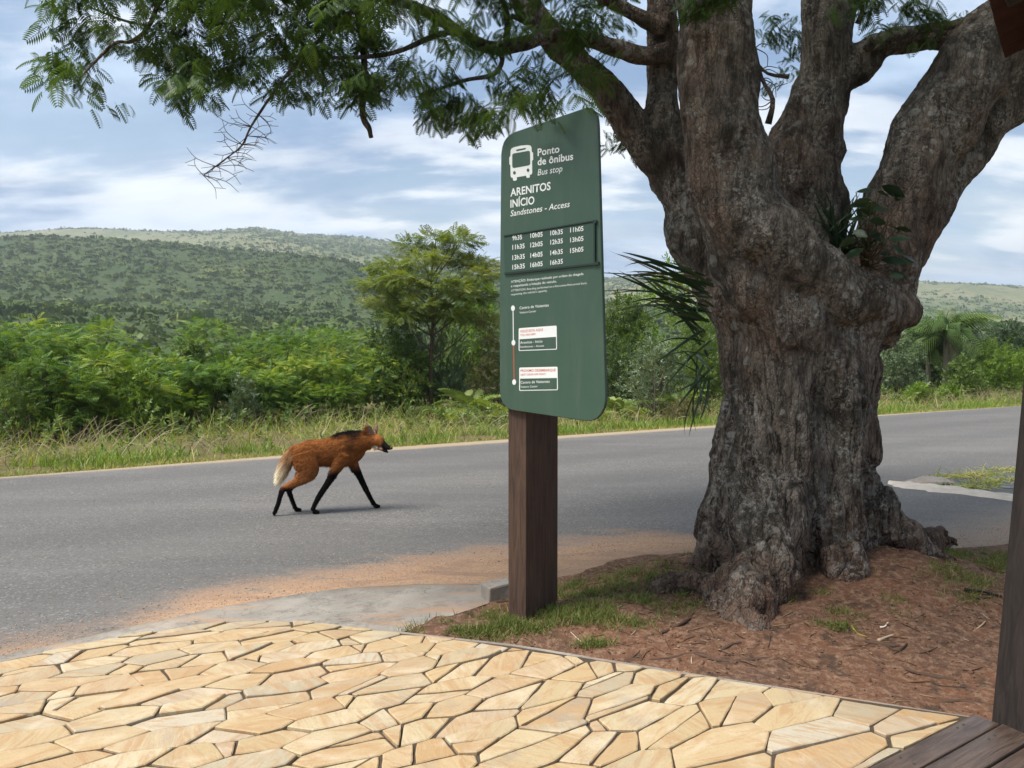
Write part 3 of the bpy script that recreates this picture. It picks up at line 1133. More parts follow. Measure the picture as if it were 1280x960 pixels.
# dry stalks and arching twigs
mb = MB()
P_, a_, off = strip_pts(5200, -9, 40, 1.0, 6.0)
for p in P_:
    if vr_.random() > 0.55 + 0.5 * float(vnoise(p[None] / 1.7, 77)[0]):
        continue
    L_ = 0.25 + 0.65 * vr_.random() ** 1.5; az = vr_.random() * 6.28; le = 0.45 + 0.9 * vr_.random()
    s_ = np.linspace(0, 1, 4)
    Q3 = p + np.c_[np.cos(az) * s_ * L_ * le, np.sin(az) * s_ * L_ * le, L_ * (s_ - 0.45 * le * s_ ** 2.5)]
    V_, Qd, Td = tube_data(Q3, np.linspace(0.0065, 0.003, 4), 3, cap=False)
    mb.add(V_, Qd, None, float(np.clip(vr_.normal(0.5, 0.25), 0, 1)))
kind(link('dry_brush', mb.mesh('dry_brush', ML['dry'], False, True)), 'stuff', 'dry brown brushwood and bent stalks on the verge', 'brushwood')
# leafy weeds
P_, a_, off = strip_pts(4200, -9, 42, 1.3, 6.6)
g = vnoise(P_ / 1.1, 55)
k_ = vr_.random(len(P_)) < 0.45 + 0.6 * g
P_ = P_[k_]; m = len(P_)
P_[:, 2] += vr_.random(m) * 0.55 * sstep(0.8, 2.5, off[k_])
V_, Q_, tn = scatter(t_sprig(8, 0.5, 0.24, 70, 5), P_, np.c_[vr_.normal(0, 0.5, (m, 2)), np.ones(m)], 0.09 + 0.14 * vr_.random(m), np.clip(vr_.normal(0.6, 0.25, m), 0, 1), rng=vr_)
kind(link('leafy_weeds', mesh_np('leafy_weeds', V_, Q_, ML['mid'], True, tn)), 'stuff', 'low leafy weeds growing through the dry brush', 'weeds')
# scrub mass filling the ground behind the front shrubs
n = 4300
Xs = vr_.random(n) * 75 - 30; Ys = 17 + vr_.random(n) * 85
nn_ = Xs * Nn[0] + Ys * Nn[1]
k_ = (nn_ > 20.5) & (np.abs(Xs / Ys) < 0.85)
Xs, Ys = Xs[k_], Ys[k_]; m = len(Xs)
s = (0.5 + 0.9 * vr_.random(m))
hh = np.clip(1.5 + 0.8 * vnoise(np.stack([Xs / 6, Ys / 6, Xs * 0], -1), 3), 0.4, 2.4) * vr_.random(m)
V_, Q_, tn = scatter(t_clump(28, 0.24, 9), np.stack([Xs, Ys, -0.2 + hh * 0.8], -1), np.c_[vr_.normal(size=(m, 2)), np.zeros(m)], s, np.clip(vr_.normal(0.45, 0.25, m), 0, 1), rng=vr_, roll=0.1)
kind(link('scrub', mesh_np('scrub', V_, Q_, ML['mid'], False, tn)), 'stuff', 'low green scrub stretching away behind the roadside shrubs', 'scrub')


# ---- shrubs: each grown for its own width and height so that leaves keep their true size
def feather_shrub(seed, w, h):
    r_ = np.random.default_rng(seed)
    lobes = []
    S_ = np.array([w, w, h])
    for i in range(15):
        a_ = i * 2.4 + r_.random(); q = math.sqrt((i + 0.5) / 15) * 0.76
        lobes.append((np.array((math.cos(a_) * q, math.sin(a_) * q, 0.90 - 0.34 * q * q - 0.34 * r_.random())) * S_, np.array((0.30, 0.30, 0.075 + 0.04 * r_.random())) * S_))
    for i in range(10):
        a_ = i * 0.63 + r_.random()
        lobes.append((np.array((math.cos(a_) * 0.66, math.sin(a_) * 0.66, 0.16 + 0.34 * r_.random())) * S_, np.array((0.32, 0.32, 0.10)) * S_))
    n_ = int(min(2400, 720 * w * (h + w) * 0.6 + 600))
    P_, D_, lt = crown_pts(lobes, n_, r_, 0.3, 0.6, 0.12, 0.35)
    tn_ = np.clip(0.46 + 1.5 * lt + r_.normal(0, 0.2, n_) + r_.normal(0, 0.06), 0, 1)
    V_, Q_, tn_ = scatter(t_frond(5, 0.36, 0.11, 0.3, 60, 0.02, 1), P_, D_, 0.13 + 0.14 * r_.random(n_), tn_, rng=r_, roll=0.35)
    cm = mesh_np('feather_crown', V_, Q_, ML['feather'], True, tn_)
    mb_ = MB()
    for i in range(7):
        c_ = lobes[i][0]
        mb_.tube(catmull([(r_.normal(0, .08), r_.normal(0, .08), 0), (c_[0] * .35, c_[1] * .35, c_[2] * .5), c_], 3), np.linspace(0.028, 0.008, 7), 5)
    return cm, mb_.mesh('feather_stems', M_BARK2)


spr = t_sprig(7, 0.5, 0.2, 60, 2); spr2 = t_sprig(9, 0.36, 0.13, 50, 3); spr3 = t_sprig(10, 0.30, 0.07, 25, 8)
SPEC = {'dark': ('dark', spr, 0.26, 0.15, 0.3, 0.45), 'dark2': ('dark', spr2, 0.30, 0.25, 0.3, 0.65), 'mid': ('mid', spr, 0.26, 0.25, 0.3, 0.5), 'mid2': ('mid', spr2, 0.30, 0.3, 0.3, 0.5),
        'bright': ('bright', spr, 0.25, 0.2, 0.3, 0.5), 'bright2': ('bright', spr2, 0.32, 0.3, 0.3, 0.5), 'olive': ('olive', spr2, 0.26, 0.3, 0.3, 0.5), 'silver': ('silver', spr, 0.25, 0.35, 0.3, 0.5), 'upright': ('silver', spr3, 0.42, 0.25, 1.3, 0.25)}


def leafy_shrub(seed, sp, w, h):
    mat, T, size, gaps, upb, tb = SPEC[sp]
    r_ = np.random.default_rng(seed)
    S_ = np.array([w, w, h]); nl = int(np.clip(7 + 2.2 * h / max(w, .3), 8, 18))
    lobes = []
    for i in range(nl):
        a_ = i * 2.4 + r_.random(); f = (i + 0.5) / nl
        q = (0.25 + 0.75 * math.sin(math.pi * (0.2 + 0.75 * f))) * 0.58 * (0.7 + 0.5 * r_.random())
        rr = 0.42 * (0.75 + 0.45 * r_.random()) * (1 - 0.3 * f) * w
        lobes.append((np.array((math.cos(a_) * q, math.sin(a_) * q, 0.12 + 0.70 * f)) * S_, np.array((rr, rr, min(rr * .75, .22 * h)))))
    rr = 0.34 * w
    lobes.append((np.array((0, 0, h - min(rr * .7, .2 * h))), np.array((rr, rr, min(rr * .7, .2 * h)))))
    n_ = int(np.clip(330 * w * (h + w) * (0.26 / size) + 350, 250, 2000))
    P_, D_, lt = crown_pts(lobes, n_, r_, 0.4, 0.0, upb, 0.5)
    g = vnoise(P_ * 2.2 + seed, seed)
    k_ = r_.random(n_) < 1 - gaps + g * gaps
    P_, D_, lt = P_[k_], D_[k_], lt[k_]
    tn_ = np.clip(tb + lt + r_.normal(0, 0.2, len(P_)), 0, 1)
    sc_ = min(1.0, 0.45 + 0.4 * w)
    V_, Q_, tn_ = scatter(T, P_, D_, size * sc_ * (0.7 + 0.6 * r_.random(len(P_))), tn_, rng=r_, roll=0.6)
    cm = mesh_np('leaf_crown', V_, Q_, ML[mat], True, tn_)
    mb_ = MB()
    for i in range(5):
        c_ = lobes[min(i + 3, nl - 1)][0]
        mb_.tube(catmull([(r_.normal(0, .05), r_.normal(0, .05), 0), (c_[0] * .4, c_[1] * .4, c_[2] * .5), c_], 3), np.linspace(0.035, 0.01, 7), 5)
    return cm, mb_.mesh('leaf_stems', M_BARK2)


SEED = [300]


def shrub(name, sp, px, top, d, hw, label, cat='shrub', group=None):
    p = at(px, top, d)
    h = p[2] + 0.12
    w = hw * d / F
    e = thing(name, label, cat, (p[0], p[1], -0.12), 0, group)
    SEED[0] += 1
    cm, sm = feather_shrub(SEED[0], w, h) if sp == 'feather' else leafy_shrub(SEED[0], sp, w, h)
    link('crown', cm, e); link('stem', sm, e)
    return e


G1 = 'feathery shrubs along the far verge'
for px, top, d, hw, lab in [
    (-75, 372, 16.5, 105, 'feathery yellow-green shrub cut by the left picture edge'),
    (22, 392, 17.0, 78, 'feathery shrub at the far left, second from the edge'),
    (98, 378, 18.6, 84, 'tall feathery shrub with the highest top in the left clump'),
    (62, 440, 15.6, 58, 'low front feathery shrub nearest the road at the left'),
    (150, 430, 17.0, 62, 'low feathery shrub right of the tall left one'),
    (205, 440, 19.6, 62, 'feathery shrub in the dip between the left and middle clumps'),
    (285, 386, 22.4, 80, 'broad feathery shrub with the highest top of the middle clump'),
    (262, 440, 18.6, 52, 'low feathery shrub in front of the middle clump'),
    (352, 404, 22.0, 80, 'feathery shrub in the centre of the middle clump'),
    (428, 396, 23.4, 82, 'rounded feathery shrub left of the slender tree'),
    (392, 442, 20.4, 58, 'low feathery shrub in front, above the wolf\'s back'),
    (486, 424, 22.6, 68, 'feathery shrub above the wolf\'s head, rightmost of its kind'),
    (330, 452, 19.6, 48, 'small feathery shrub low in the middle clump above the wolf\'s tail')]:
    shrub('feathery_shrub', 'feather', px, top, d, hw, lab, 'shrub', G1)
for sp, px, top, d, hw, lab in [
    ('mid', 236, 428, 21.0, 30, 'mid green leafy bush between the left and middle feathery clumps'),
    ('bright', 172, 458, 16.4, 27, 'small bright leafy bush low in front of the left clump'),
    ('silver', 303, 470, 17.8, 22, 'small grey-green bush at the foot of the middle clump'),
    ('mid2', 18, 466, 14.6, 34, 'dark leafy bush low at the left picture edge'),
    ('dark', 492, 352, 24.0, 40, 'dark evergreen bush under the slender tree, left of its trunk'),
    ('upright', 545, 392, 23.0, 52, 'grey-green bush of upright stems at the slender tree\'s foot'),
    ('bright', 596, 352, 27.0, 56, 'bright green rounded bush between slender tree and sign'),
    ('olive', 612, 392, 21.5, 34, 'brownish olive bush right beside the sign board\'s left edge'),
    ('mid', 500, 420, 21.8, 42, 'mid green bush below the dark evergreen bush'),
    ('dark2', 655, 385, 24.0, 48, 'dark bush peeking out behind the left edge of the sign board'),
    ('mid2', 712, 372, 25.0, 52, 'mid green bush peeking out behind the right edge of the sign board'),
    ('bright', 842, 325, 29.0, 74, 'tall bright green bush behind the hanging strap leaves'),
    ('mid', 782, 372, 26.0, 52, 'mid green bush right of the sign board'),
    ('dark2', 772, 430, 23.5, 40, 'dark low bush right of the sign at its lower corner'),
    ('silver', 822, 428, 22.5, 34, 'sparse pale grey-green bush under the strap leaves'),
    ('mid2', 880, 400, 24.0, 52, 'mid green bush half hidden by the left side of the trunk'),
    ('olive', 852, 500, 19.8, 20, 'small yellowish tussock bush by the road left of the trunk'),
    ('silver', 1124, 418, 31.0, 36, 'pale grey-green bush touching the trunk\'s right side'),
    ('dark', 1152, 398, 37.0, 42, 'dark tall bush behind the palm'),
    ('bright2', 1243, 428, 33.0, 42, 'yellow-green shrub right of the palm'),
    ('dark', 1262, 402, 44.0, 44, 'dark round tree top behind the yellow-green shrub'),
    ('dark2', 1218, 404, 48.0, 40, 'dark tree top farther back above the palm'),
    ('mid', 1206, 446, 31.5, 30, 'mid green bush below the palm fronds'),
    ('bright', 1148, 481, 28.5, 19, 'small bright bush at the road edge, left of the pair'),
    ('bright', 1186, 484, 29.0, 17, 'small bright bush at the road edge, right of the pair'),
    ('bright2', 1310, 425, 32.5, 50, 'yellow-green shrub just beyond the dark post')]:
    shrub('roadside_bush', sp, px, top, d, hw, lab, 'bush', 'bushes beyond the road')

# ---- the slender flat-tiered tree left of the sign
tb_ = at(545, 300, 22.0); tb_[2] = -0.12
e = thing('slender_tree', 'slender airy tree with flat tiers of leaves rising above the bushes', 'tree', tb_)
r_ = np.random.default_rng(77)
mb = MB()
k_ = 22.0 / F


def TP(px, py, dy=0.0):
    return at(px, py, 22.0 + dy) - tb_


trunk = catmull([TP(541, 560), TP(538, 470), TP(541, 400), TP(539, 350), TP(545, 300)], 5)
mb.tube(trunk, np.linspace(0.075, 0.016, len(trunk)), 7)
lobes = []
for (x0, y0, x1, y1, dy, rr) in [(540, 345, 512, 308, .3, 22), (541, 350, 575, 302, -.2, 26), (540, 385, 488, 335, .2, 30), (541, 375, 592, 330, .5, 30), (540, 330, 540, 299, 0, 20),
                                 (540, 400, 472, 355, -.4, 26), (540, 395, 602, 345, -.3, 24), (541, 360, 530, 325, -.8, 24), (541, 360, 555, 322, .9, 26), (540, 400, 510, 362, .6, 26), (541, 410, 570, 362, -.6, 28), (541, 345, 568, 296, .3, 18),
                                 (540, 420, 480, 378, .5, 26), (540, 425, 530, 380, -.7, 30), (541, 420, 592, 372, .6, 28), (541, 440, 560, 392, -.5, 30), (540, 440, 505, 398, -.6, 28), (541, 450, 598, 400, .2, 26), (540, 360, 500, 348, -.9, 24), (541, 390, 548, 352, -1.0, 26)]:
    a_, b_ = TP(x0, y0), TP(x1, y1, dy)
    mb.tube(catmull([a_, (a_ * .45 + b_ * .55) + [0, 0, -.08], b_], 4), np.linspace(0.028, 0.008, 9), 5)
    lobes.append((b_, (rr * k_ * 0.85, rr * k_ * 0.85, 0.16)))
P_, D_, lt = crown_pts(lobes, 2900, r_, 0.1, 0.5, 0.1, 0.4)
V_, Q_, tn = scatter(t_frond(5, 0.36, 0.11, 0.22, 60, 0.02, 1), P_, D_, 0.20 + 0.15 * r_.random(len(P_)), np.clip(0.5 + lt + r_.normal(0, .2, len(P_)), 0, 1), rng=r_, roll=0.3)
link('crown', mesh_np('slender_crown', V_, Q_, ML['acacia'], True, tn), e)
link('trunk', mb.mesh('slender_trunk', M_BARK2), e)

# ---- sparse pale sapling seen right of the sign
tb_ = at(818, 470, 20.8); tb_[2] = -0.12
e = thing('sapling', 'thin pale-stemmed sapling with sparse leaves right of the sign', 'sapling', tb_)
mb = MB(); ends = []
for (dx, dz, l_) in [(0, 0, 1.9), (-.5, .6, 1.0), (.45, .5, 1.1), (-.25, 1.0, .9), (.3, 1.1, .8), (-.6, .3, .7)]:
    a_ = np.array([0.05 * dz, 0, dz * 0.8]); b_ = a_ + np.array([dx, random.uniform(-.3, .3), l_])
    mb.tube(catmull([a_, a_ * .5 + b_ * .5 + [dx * .12, 0, 0], b_], 4), np.linspace(0.022, 0.007, 9), 5); ends.append(b_)
link('stem', mb.mesh('sapling_stem', M_PALE_BARK), e)
P_, D_, lt = crown_pts([(b_, (.42, .42, .3)) for b_ in ends], 420, r_, .1)
V_, Q_, tn = scatter(spr, P_, D_, 0.15 + .08 * r_.random(len(P_)), np.clip(.6 + r_.normal(0, .25, len(P_)), 0, 1), rng=r_)
link('crown', mesh_np('sapling_crown', V_, Q_, ML['silver'], True, tn), e)

# ---- ferns (arching fronds, each its own part)
tv, tq = t_frond(12, 0.26, 0.06, 0.75, 72, 0.02)
tv[:, 2] += 0.55 * tv[:, 0]
FERN = [mesh_np('fern_frond', tv, tq, ML['fern'], True, np.full(len(tv), x)) for x in (0.35, 0.6, 0.85)]
for px, py, d, s, lab in [(588, 488, 20.6, 1.15, 'large pale fern clump between slender tree and sign'), (560, 505, 19.2, 0.8, 'fern clump in front above the wolf\'s muzzle'),
                          (612, 508, 19.8, 0.8, 'fern clump touching the sign board\'s left lower corner'), (776, 496, 21.0, 0.95, 'fern clump right of the sign\'s lower corner'),
                          (850, 488, 21.5, 0.9, 'fern clump below the strap leaves by the trunk'), (742, 512, 20.8, 0.7, 'small fern beside the sign board\'s right edge')]:
    p = at(px, py, d); p[2] = max(p[2] - 0.55 * s, -0.1)
    e = thing('fern', lab, 'fern', p, 0, 'ferns beyond the road')
    for i in range(13):
        o = link('frond', FERN[i % 3], e)
        o.rotation_euler = (random.gauss(0, .15), random.uniform(-0.75, -0.15), i * 2.4 + random.random() * .4)
        q = s * random.uniform(0.75, 1.1); o.scale = (q, q, q)

# ---- palm on the right with its dead hanging frond
tv, tq = [], []
for i in range(7):
    x = i / 6; tv += [(x, -.012, .50 * x - .85 * x * x), (x, .012, .50 * x - .85 * x * x)]
    if i:
        tq.append([2 * i - 2, 2 * i, 2 * i + 1, 2 * i - 1])
for i in range(17):
    x = 0.12 + 0.86 * i / 16; z = .50 * x - .85 * x * x; l = 0.42 * math.sin(math.pi * (0.18 + 0.74 * i / 16)) + .05
    for s in (-1, 1):
        b0 = len(tv)
        tv += [(x, 0, z), (x + l * .25, s * l * .5, z + .01), (x + l * .45, s * l * .55, z - .75 * l), (x + l * .25 + .030, s * l * .46, z - .02)]
        tq.append([b0, b0 + 1, b0 + 2, b0 + 3])
tv = np.array(tv, float)
PALM = [mesh_np('palm_frond', tv, np.array(tq), ML['palm'], True, np.full(len(tv), x)) for x in (0.3, 0.55, 0.8)]
DEADF = mesh_np('dead_frond', tv * [1, .35, 1], np.array(tq), ML['dry'], True, np.full(len(tv), 0.9))
for px, py, d, s, lab in [(1182, 402, 34.0, 1.9, 'feathery palm with a pale dead frond hanging below its crown'), (1160, 420, 35.0, 1.5, 'smaller palm just left of the one with the dead frond')]:
    p = at(px, py + 18, d); h = p[2] + 0.12; p[2] = -0.12
    e = thing('palm_tree', lab, 'palm', p)
    mb = MB(); mb.tube([(0, 0, 0), (0.03, 0, h * .5), (0, 0, h)], [0.14, 0.11, 0.09], 8)
    link('trunk', mb.mesh('palm_trunk', M_PALE_BARK), e)
    for i in range(22):
        o = link('frond', PALM[i % 3], e); o.location = (0, 0, h)
        o.rotation_euler = (random.gauss(0, .2), random.uniform(-1.1, 0.5), i * 2.4 + random.random() * .3)
        q = s * random.uniform(0.8, 1.1); o.scale = (q, q, q)
    if s > 1.6:
        o = link('dead_frond', DEADF, e); o.location = (0.02, -0.15, h); o.rotation_euler = (0, R(62), R(-80)); o.scale = (1.7, 1.7, 1.7)
        o['label'] = 'pale dry frond hanging straight down'

# ================================================================== THE BIG TREE
t = NT('tree_bark', 0.92, 0.12)
v = t.co(); vs = t.co((1, 1, 0.28))
n1 = t.noise(v, 1.1, 6, 0.6); n2 = t.noise(vs, 18, 8, 0.72, 0.4); n3 = t.noise(v, 60, 4, 0.7)
crk = t.math('ABSOLUTE', t.math('SUBTRACT', t.noise(t.co((1, 1, 0.16)), 7, 5, 0.6, 0.8), 0.5))
fl_ = t.voro(t.co((1, 1, 0.45)), 46, 'DISTANCE_TO_EDGE')
szb = t.N('ShaderNodeSeparateXYZ'); t.L(v, szb.inputs[0])
lowm = t.mp(szb.outputs[2], 2.2, 1.1, 0.2, 0.95)
c = t.mix(t.mp(n2, 0.36, 0.64), (0.058, 0.049, 0.041), (0.205, 0.176, 0.145))
c = t.mix(t.mp(n1, 0.42, 0.62), c, t.mix(t.mp(n2, 0.36, 0.64), (0.068, 0.046, 0.035), (0.21, 0.153, 0.118)))
c = t.mix(t.math('MULTIPLY', t.mp(crk, 0.030, 0.0), lowm), c, (0.03, 0.024, 0.02))
c = t.mix(t.math('MULTIPLY', t.mp(fl_, 0.10, 0.0), 0.28), c, (0.035, 0.028, 0.023))
# lichen: pale grey crusts and patches
l1 = t.noise(v, 3.2, 5, 0.6); lv = t.voro(v, 13, 'SMOOTH_F1')
l2 = t.noise(v, 34, 5, 0.75)
c = t.mix(t.math('MULTIPLY', t.mp(l1, 0.42, 0.60), t.mp(l2, 0.48, 0.60, 0.0, 0.75)), c, (0.33, 0.32, 0.285))
c = t.mix(t.math('MULTIPLY', t.mp(t.noise(v, 1.7, 4, 0.6), 0.50, 0.60), t.mp(lv, 0.34, 0.24, 0.0, 0.6)), c, (0.35, 0.335, 0.30))
c = t.mix(t.math('MULTIPLY', t.mp(t.noise(v, 2.8, 7, 0.75), 0.51, 0.62), 0.70), c, (0.040, 0.037, 0.030))
# red soil stain splashed onto the foot of the trunk
sz = t.N('ShaderNodeSeparateXYZ'); t.L(v, sz.inputs[0])
foot = t.mp(t.math('ADD', sz.outputs[2], t.math('MULTIPLY', n1, 0.5)), 0.75, 0.25)
c = t.mix(t.math('MULTIPLY', foot, t.mp(n2, 0.35, 0.65, 0.15, 0.7)), c, (0.15, 0.075, 0.045))
t.col(c)
t.bump(t.math('ADD', t.math('ADD', t.math('MULTIPLY', n2, 0.9), t.math('MULTIPLY', n3, 0.3)), t.math('ADD', t.mp(crk, 0.0, 0.04), t.math('MULTIPLY', t.mp(fl_, 0.0, 0.2), 0.35))), 0.75, 0.03)
M_BARK = t.m

TB = np.array([TREE[0], TREE[1], 0.0])
tree = thing('shade_tree', 'huge old spreading tree with fluted lichened trunk in red soil', 'tree', TB)


def strand(mb_, pts, n=16, m=5, wob=0.07, seed=0):
    A_ = np.array(pts, float)
    P_ = np.array([at(a[0], a[1], a[2]) for a in A_])
    r_ = A_[:, 3] * A_[:, 2] / F
    S_ = catmull(np.c_[P_, r_], m)
    V_, Q_, T_ = tube_data(S_[:, :3], S_[:, 3], n, wob=wob, seed=seed)
    mb_.add(V_ - TB, Q_, T_)


def remesh(mb_, name, voxel, smooth=3, fac=0.5):
    me_ = mb_.mesh(name, None)
    o_ = bpy.data.objects.new('tmp', me_); COL.objects.link(o_)
    md = o_.modifiers.new('r', 'REMESH'); md.mode = 'VOXEL'; md.voxel_size = voxel
    if smooth:
        sm_ = o_.modifiers.new('s', 'SMOOTH'); sm_.factor = fac; sm_.iterations = smooth
    dg = bpy.context.evaluated_depsgraph_get()
    ev = o_.evaluated_get(dg)
    out_ = bpy.data.meshes.new_from_object(ev)
    bpy.data.objects.remove(o_); bpy.data.meshes.remove(me_)
    out_.name = name
    return out_


def get_vn(me_):
    n = len(me_.vertices)
    V_ = np.empty(n * 3, np.float32); me_.vertices.foreach_get('co', V_)
    N_ = np.empty(n * 3, np.float32); me_.vertex_normals.foreach_get('vector', N_)
    return V_.reshape(-1, 3).astype(float), N_.reshape(-1, 3).astype(float)


mb = MB()
strand(mb, [(905, 790, 5.45, 50), (908, 735, 5.45, 42), (911, 650, 5.5, 35), (925, 560, 5.55, 34), (938, 470, 5.6, 37), (926, 400, 5.65, 36), (896, 346, 5.75, 33), (868, 295, 5.85, 34), (858, 250, 5.9, 30), (840, 205, 5.95, 32), (829, 165, 5.95, 27), (829, 100, 5.95, 19), (826, 0, 5.95, 19), (818, -110, 5.9, 17), (800, -260, 5.8, 15)], seed=1)
strand(mb, [(838, 212, 5.95, 28), (805, 178, 5.95, 24), (765, 122, 5.9, 20), (722, 78, 5.9, 18), (684, 40, 5.85, 16), (652, -5, 5.8, 15), (610, -80, 5.6, 13), (560, -150, 5.4, 11)], n=12, seed=2)
strand(mb, [(955, 800, 5.3, 58), (955, 740, 5.3, 54), (958, 650, 5.3, 57), (970, 540, 5.35, 56), (982, 440, 5.35, 58), (962, 350, 5.3, 60), (927, 270, 5.25, 54), (906, 190, 5.2, 51), (897, 100, 5.2, 47), (892, 0, 5.2, 46), (884, -120, 5.2, 42), (870, -300, 5.2, 34)], n=20, seed=3)
strand(mb, [(1035, 790, 5.35, 58), (1030, 720, 5.35, 50), (1032, 640, 5.35, 48), (1036, 540, 5.4, 50), (1040, 440, 5.4, 54), (1056, 385, 5.45, 52)], n=18, seed=4)
strand(mb, [(1085, 760, 5.6, 48), (1070, 690, 5.55, 38), (1060, 600, 5.6, 35), (1066, 500, 5.6, 33), (1062, 440, 5.6, 37), (1082, 398, 5.6, 43), (1108, 375, 5.6, 38), (1122, 383, 5.55, 24)], seed=5)
strand(mb, [(1000, 790, 5.75, 70), (1000, 650, 5.75, 72), (1002, 500, 5.75, 70), (1005, 400, 5.75, 62)], seed=6)
strand(mb, [(935, 285, 5.1, 36), (965, 300, 5.08, 42), (1000, 332, 5.12, 42), (1045, 365, 5.2, 42), (1090, 385, 5.35, 37), (1130, 387, 5.5, 22)], seed=7)
strand(mb, [(1010, 400, 5.95, 46), (1012, 330, 6.0, 46), (1008, 270, 6.05, 47), (1004, 200, 6.1, 46), (1016, 145, 6.1, 38), (1030, 95, 6.1, 32), (1036, 0, 6.1, 32), (1048, -100, 6.1, 30), (1070, -260, 6.0, 25)], n=18, seed=8)
strand(mb, [(1060, 400, 5.6, 46), (1092, 348, 5.6, 46), (1116, 290, 5.6, 43), (1140, 222, 5.55, 44), (1178, 145, 5.5, 46), (1224, 78, 5.45, 48), (1285, 18, 5.4, 47), (1360, -50, 5.4, 44), (1460, -140, 5.3, 36)], n=20, seed=9)
strand(mb, [(1095, 385, 5.85, 40), (1126, 318, 5.85, 32), (1162, 248, 5.9, 31), (1208, 180, 5.95, 31), (1258, 125, 5.95, 32), (1330, 66, 5.95, 32), (1430, 0, 5.95, 28)], seed=10)
strand(mb, [(1040, 92, 6.1, 26), (1072, 84, 6.05, 22), (1092, 62, 6.0, 19), (1130, 50, 5.95, 16), (1180, 46, 5.9, 17), (1225, 40, 5.7, 22)], n=12, seed=11)
# root flare
strand(mb, [(978, 600, 5.12, 36), (965, 670, 4.98, 40), (950, 722, 4.82, 40), (938, 765, 4.60, 36), (942, 802, 4.38, 28), (954, 832, 4.20, 14)], n=14, seed=12)
strand(mb, [(948, 700, 4.85, 30), (915, 732, 4.86, 28), (880, 740, 4.92, 27), (848, 735, 5.0, 24), (820, 740, 5.08, 17), (800, 750, 5.12, 9)], n=10, seed=13)
strand(mb, [(905, 745, 4.80, 30), (890, 775, 4.70, 22), (872, 798, 4.62, 10)], n=8, seed=14)
strand(mb, [(905, 690, 5.35, 34), (878, 716, 5.4, 24), (862, 730, 5.45, 14)], n=8, seed=19)
strand(mb, [(1076, 625, 5.5, 34), (1104, 655, 5.5, 31), (1136, 674, 5.5, 26), (1168, 696, 5.5, 19), (1206, 718, 5.45, 13), (1256, 740, 5.35, 7)], n=12, seed=15)
strand(mb, [(1150, 678, 5.9, 18), (1178, 674, 6.1, 17), (1198, 680, 6.15, 10)], n=8, seed=16)
strand(mb, [(1048, 690, 5.15, 34), (1062, 735, 5.0, 24), (1080, 768, 4.9, 10)], n=10, seed=18)
me = remesh(mb, 'trunk', 0.0192, 2, 0.5)
V, Nv = get_vn(me)
W = V + TB
cyl = np.c_[W[:, 0] * 7.5, W[:, 1] * 7.5, W[:, 2] * 1.3]
# twisting flutes, bark plates, lumps
low_ = sstep(2.3, 0.6, W[:, 2])
tw = W[:, 2] * 0.22
cyl = np.c_[(W[:, 0] + tw) * 5.5, W[:, 1] * 5.5, W[:, 2] * 0.9]
d = 0.058 * (low_ * 0.9 + 0.06) * fbm(cyl + 3, 1, 2) - 0.008 * low_
crack = np.abs(vnoise(np.c_[W[:, 0] * 10 + W[:, 2] * 1.4, W[:, 1] * 10, W[:, 2] * 2.0], 5))
d -= 0.040 * (1 - sstep(0.0, 0.15, crack)) * low_
crack2 = np.abs(vnoise(np.c_[W[:, 0] * 26, W[:, 1] * 26, W[:, 2] * 7], 6))
d -= 0.011 * (1 - sstep(0.0, 0.22, crack2)) * (0.35 + 0.65 * low_)
d += 0.012 * fbm(W * 4.5, 7, 3) + 0.0035 * fbm(W * 38, 9, 2) + 0.008 * fbm(np.c_[W[:, 0] * 13, W[:, 1] * 13, W[:, 2] * 3.2], 19, 2)
# a dark knot hollow low on the left of the trunk and the scar under the crotch
for (px, py, dd_, rr, dep) in [(934, 598, 4.95, 0.13, 0.10), (955, 392, 4.9, 0.20, 0.03), (905, 535, 5.1, 0.10, 0.04)]:
    c0 = at(px, py, dd_)
    q = np.linalg.norm((W - c0) * [1.25, .6, .8], axis=1) / rr
    d -= dep * np.exp(-q ** 2)
for (px, py, dd_, rr, dep) in [(850, 285, 5.65, 0.13, 0.035), (1138, 384, 5.5, 0.14, 0.05), (812, 190, 5.8, .12, .03), (965, 262, 5.0, .16, .04), (1010, 300, 5.0, .12, .02)]:
    c0 = at(px, py, dd_)
    d += dep * np.exp(-(np.linalg.norm(W - c0, axis=1) / rr) ** 2)
V = V + Nv * d[:, None]
me.vertices.foreach_set('co', V.astype(np.float32).ravel())
me.polygons.foreach_set('use_smooth', np.ones(len(me.polygons), bool))
me.materials.clear(); me.materials.append(M_BARK); me.update()
link('trunk', me, tree)
print('trunk faces', len(me.polygons))

# limbs and twigs of the crown, each limb a part
def limb(pts, name='branch', n=8, m=5):
    mb_ = MB(); strand(mb_, pts, n, m, 0.08, len(pts))
    return link(name, mb_.mesh(name, M_BARK), tree)


limb([(835, 66, 5.8, 13), (806, 70, 5.78, 12), (770, 60, 5.75, 10.5), (728, 48, 5.7, 9.5), (690, 45, 5.6, 9), (655, 54, 5.5, 9), (622, 60, 5.4, 8.5), (596, 54, 5.3, 8), (568, 36, 5.2, 7.5), (540, 18, 5.1, 7), (508, 4, 5.0, 6.5), (470, -6, 4.9, 6), (420, -30, 4.8, 5)], m=4)
limb([(832, 36, 5.8, 12), (806, 24, 5.8, 10), (775, 8, 5.75, 8), (735, -12, 5.7, 7), (690, -30, 5.6, 6)])
limb([(1085, 60, 5.88, 7), (1095, 50, 5.8, 6), (1125, 44, 5.75, 6), (1160, 35, 5.7, 6), (1205, 30, 5.6, 5)])
limb([(632, 62, 5.42, 5), (634, 30, 5.35, 4), (628, 0, 5.3, 3.5), (610, -30, 5.2, 3)])
limb([(655, 0, 5.7, 6), (665, 28, 5.5, 4), (640, 20, 5.3, 3)])
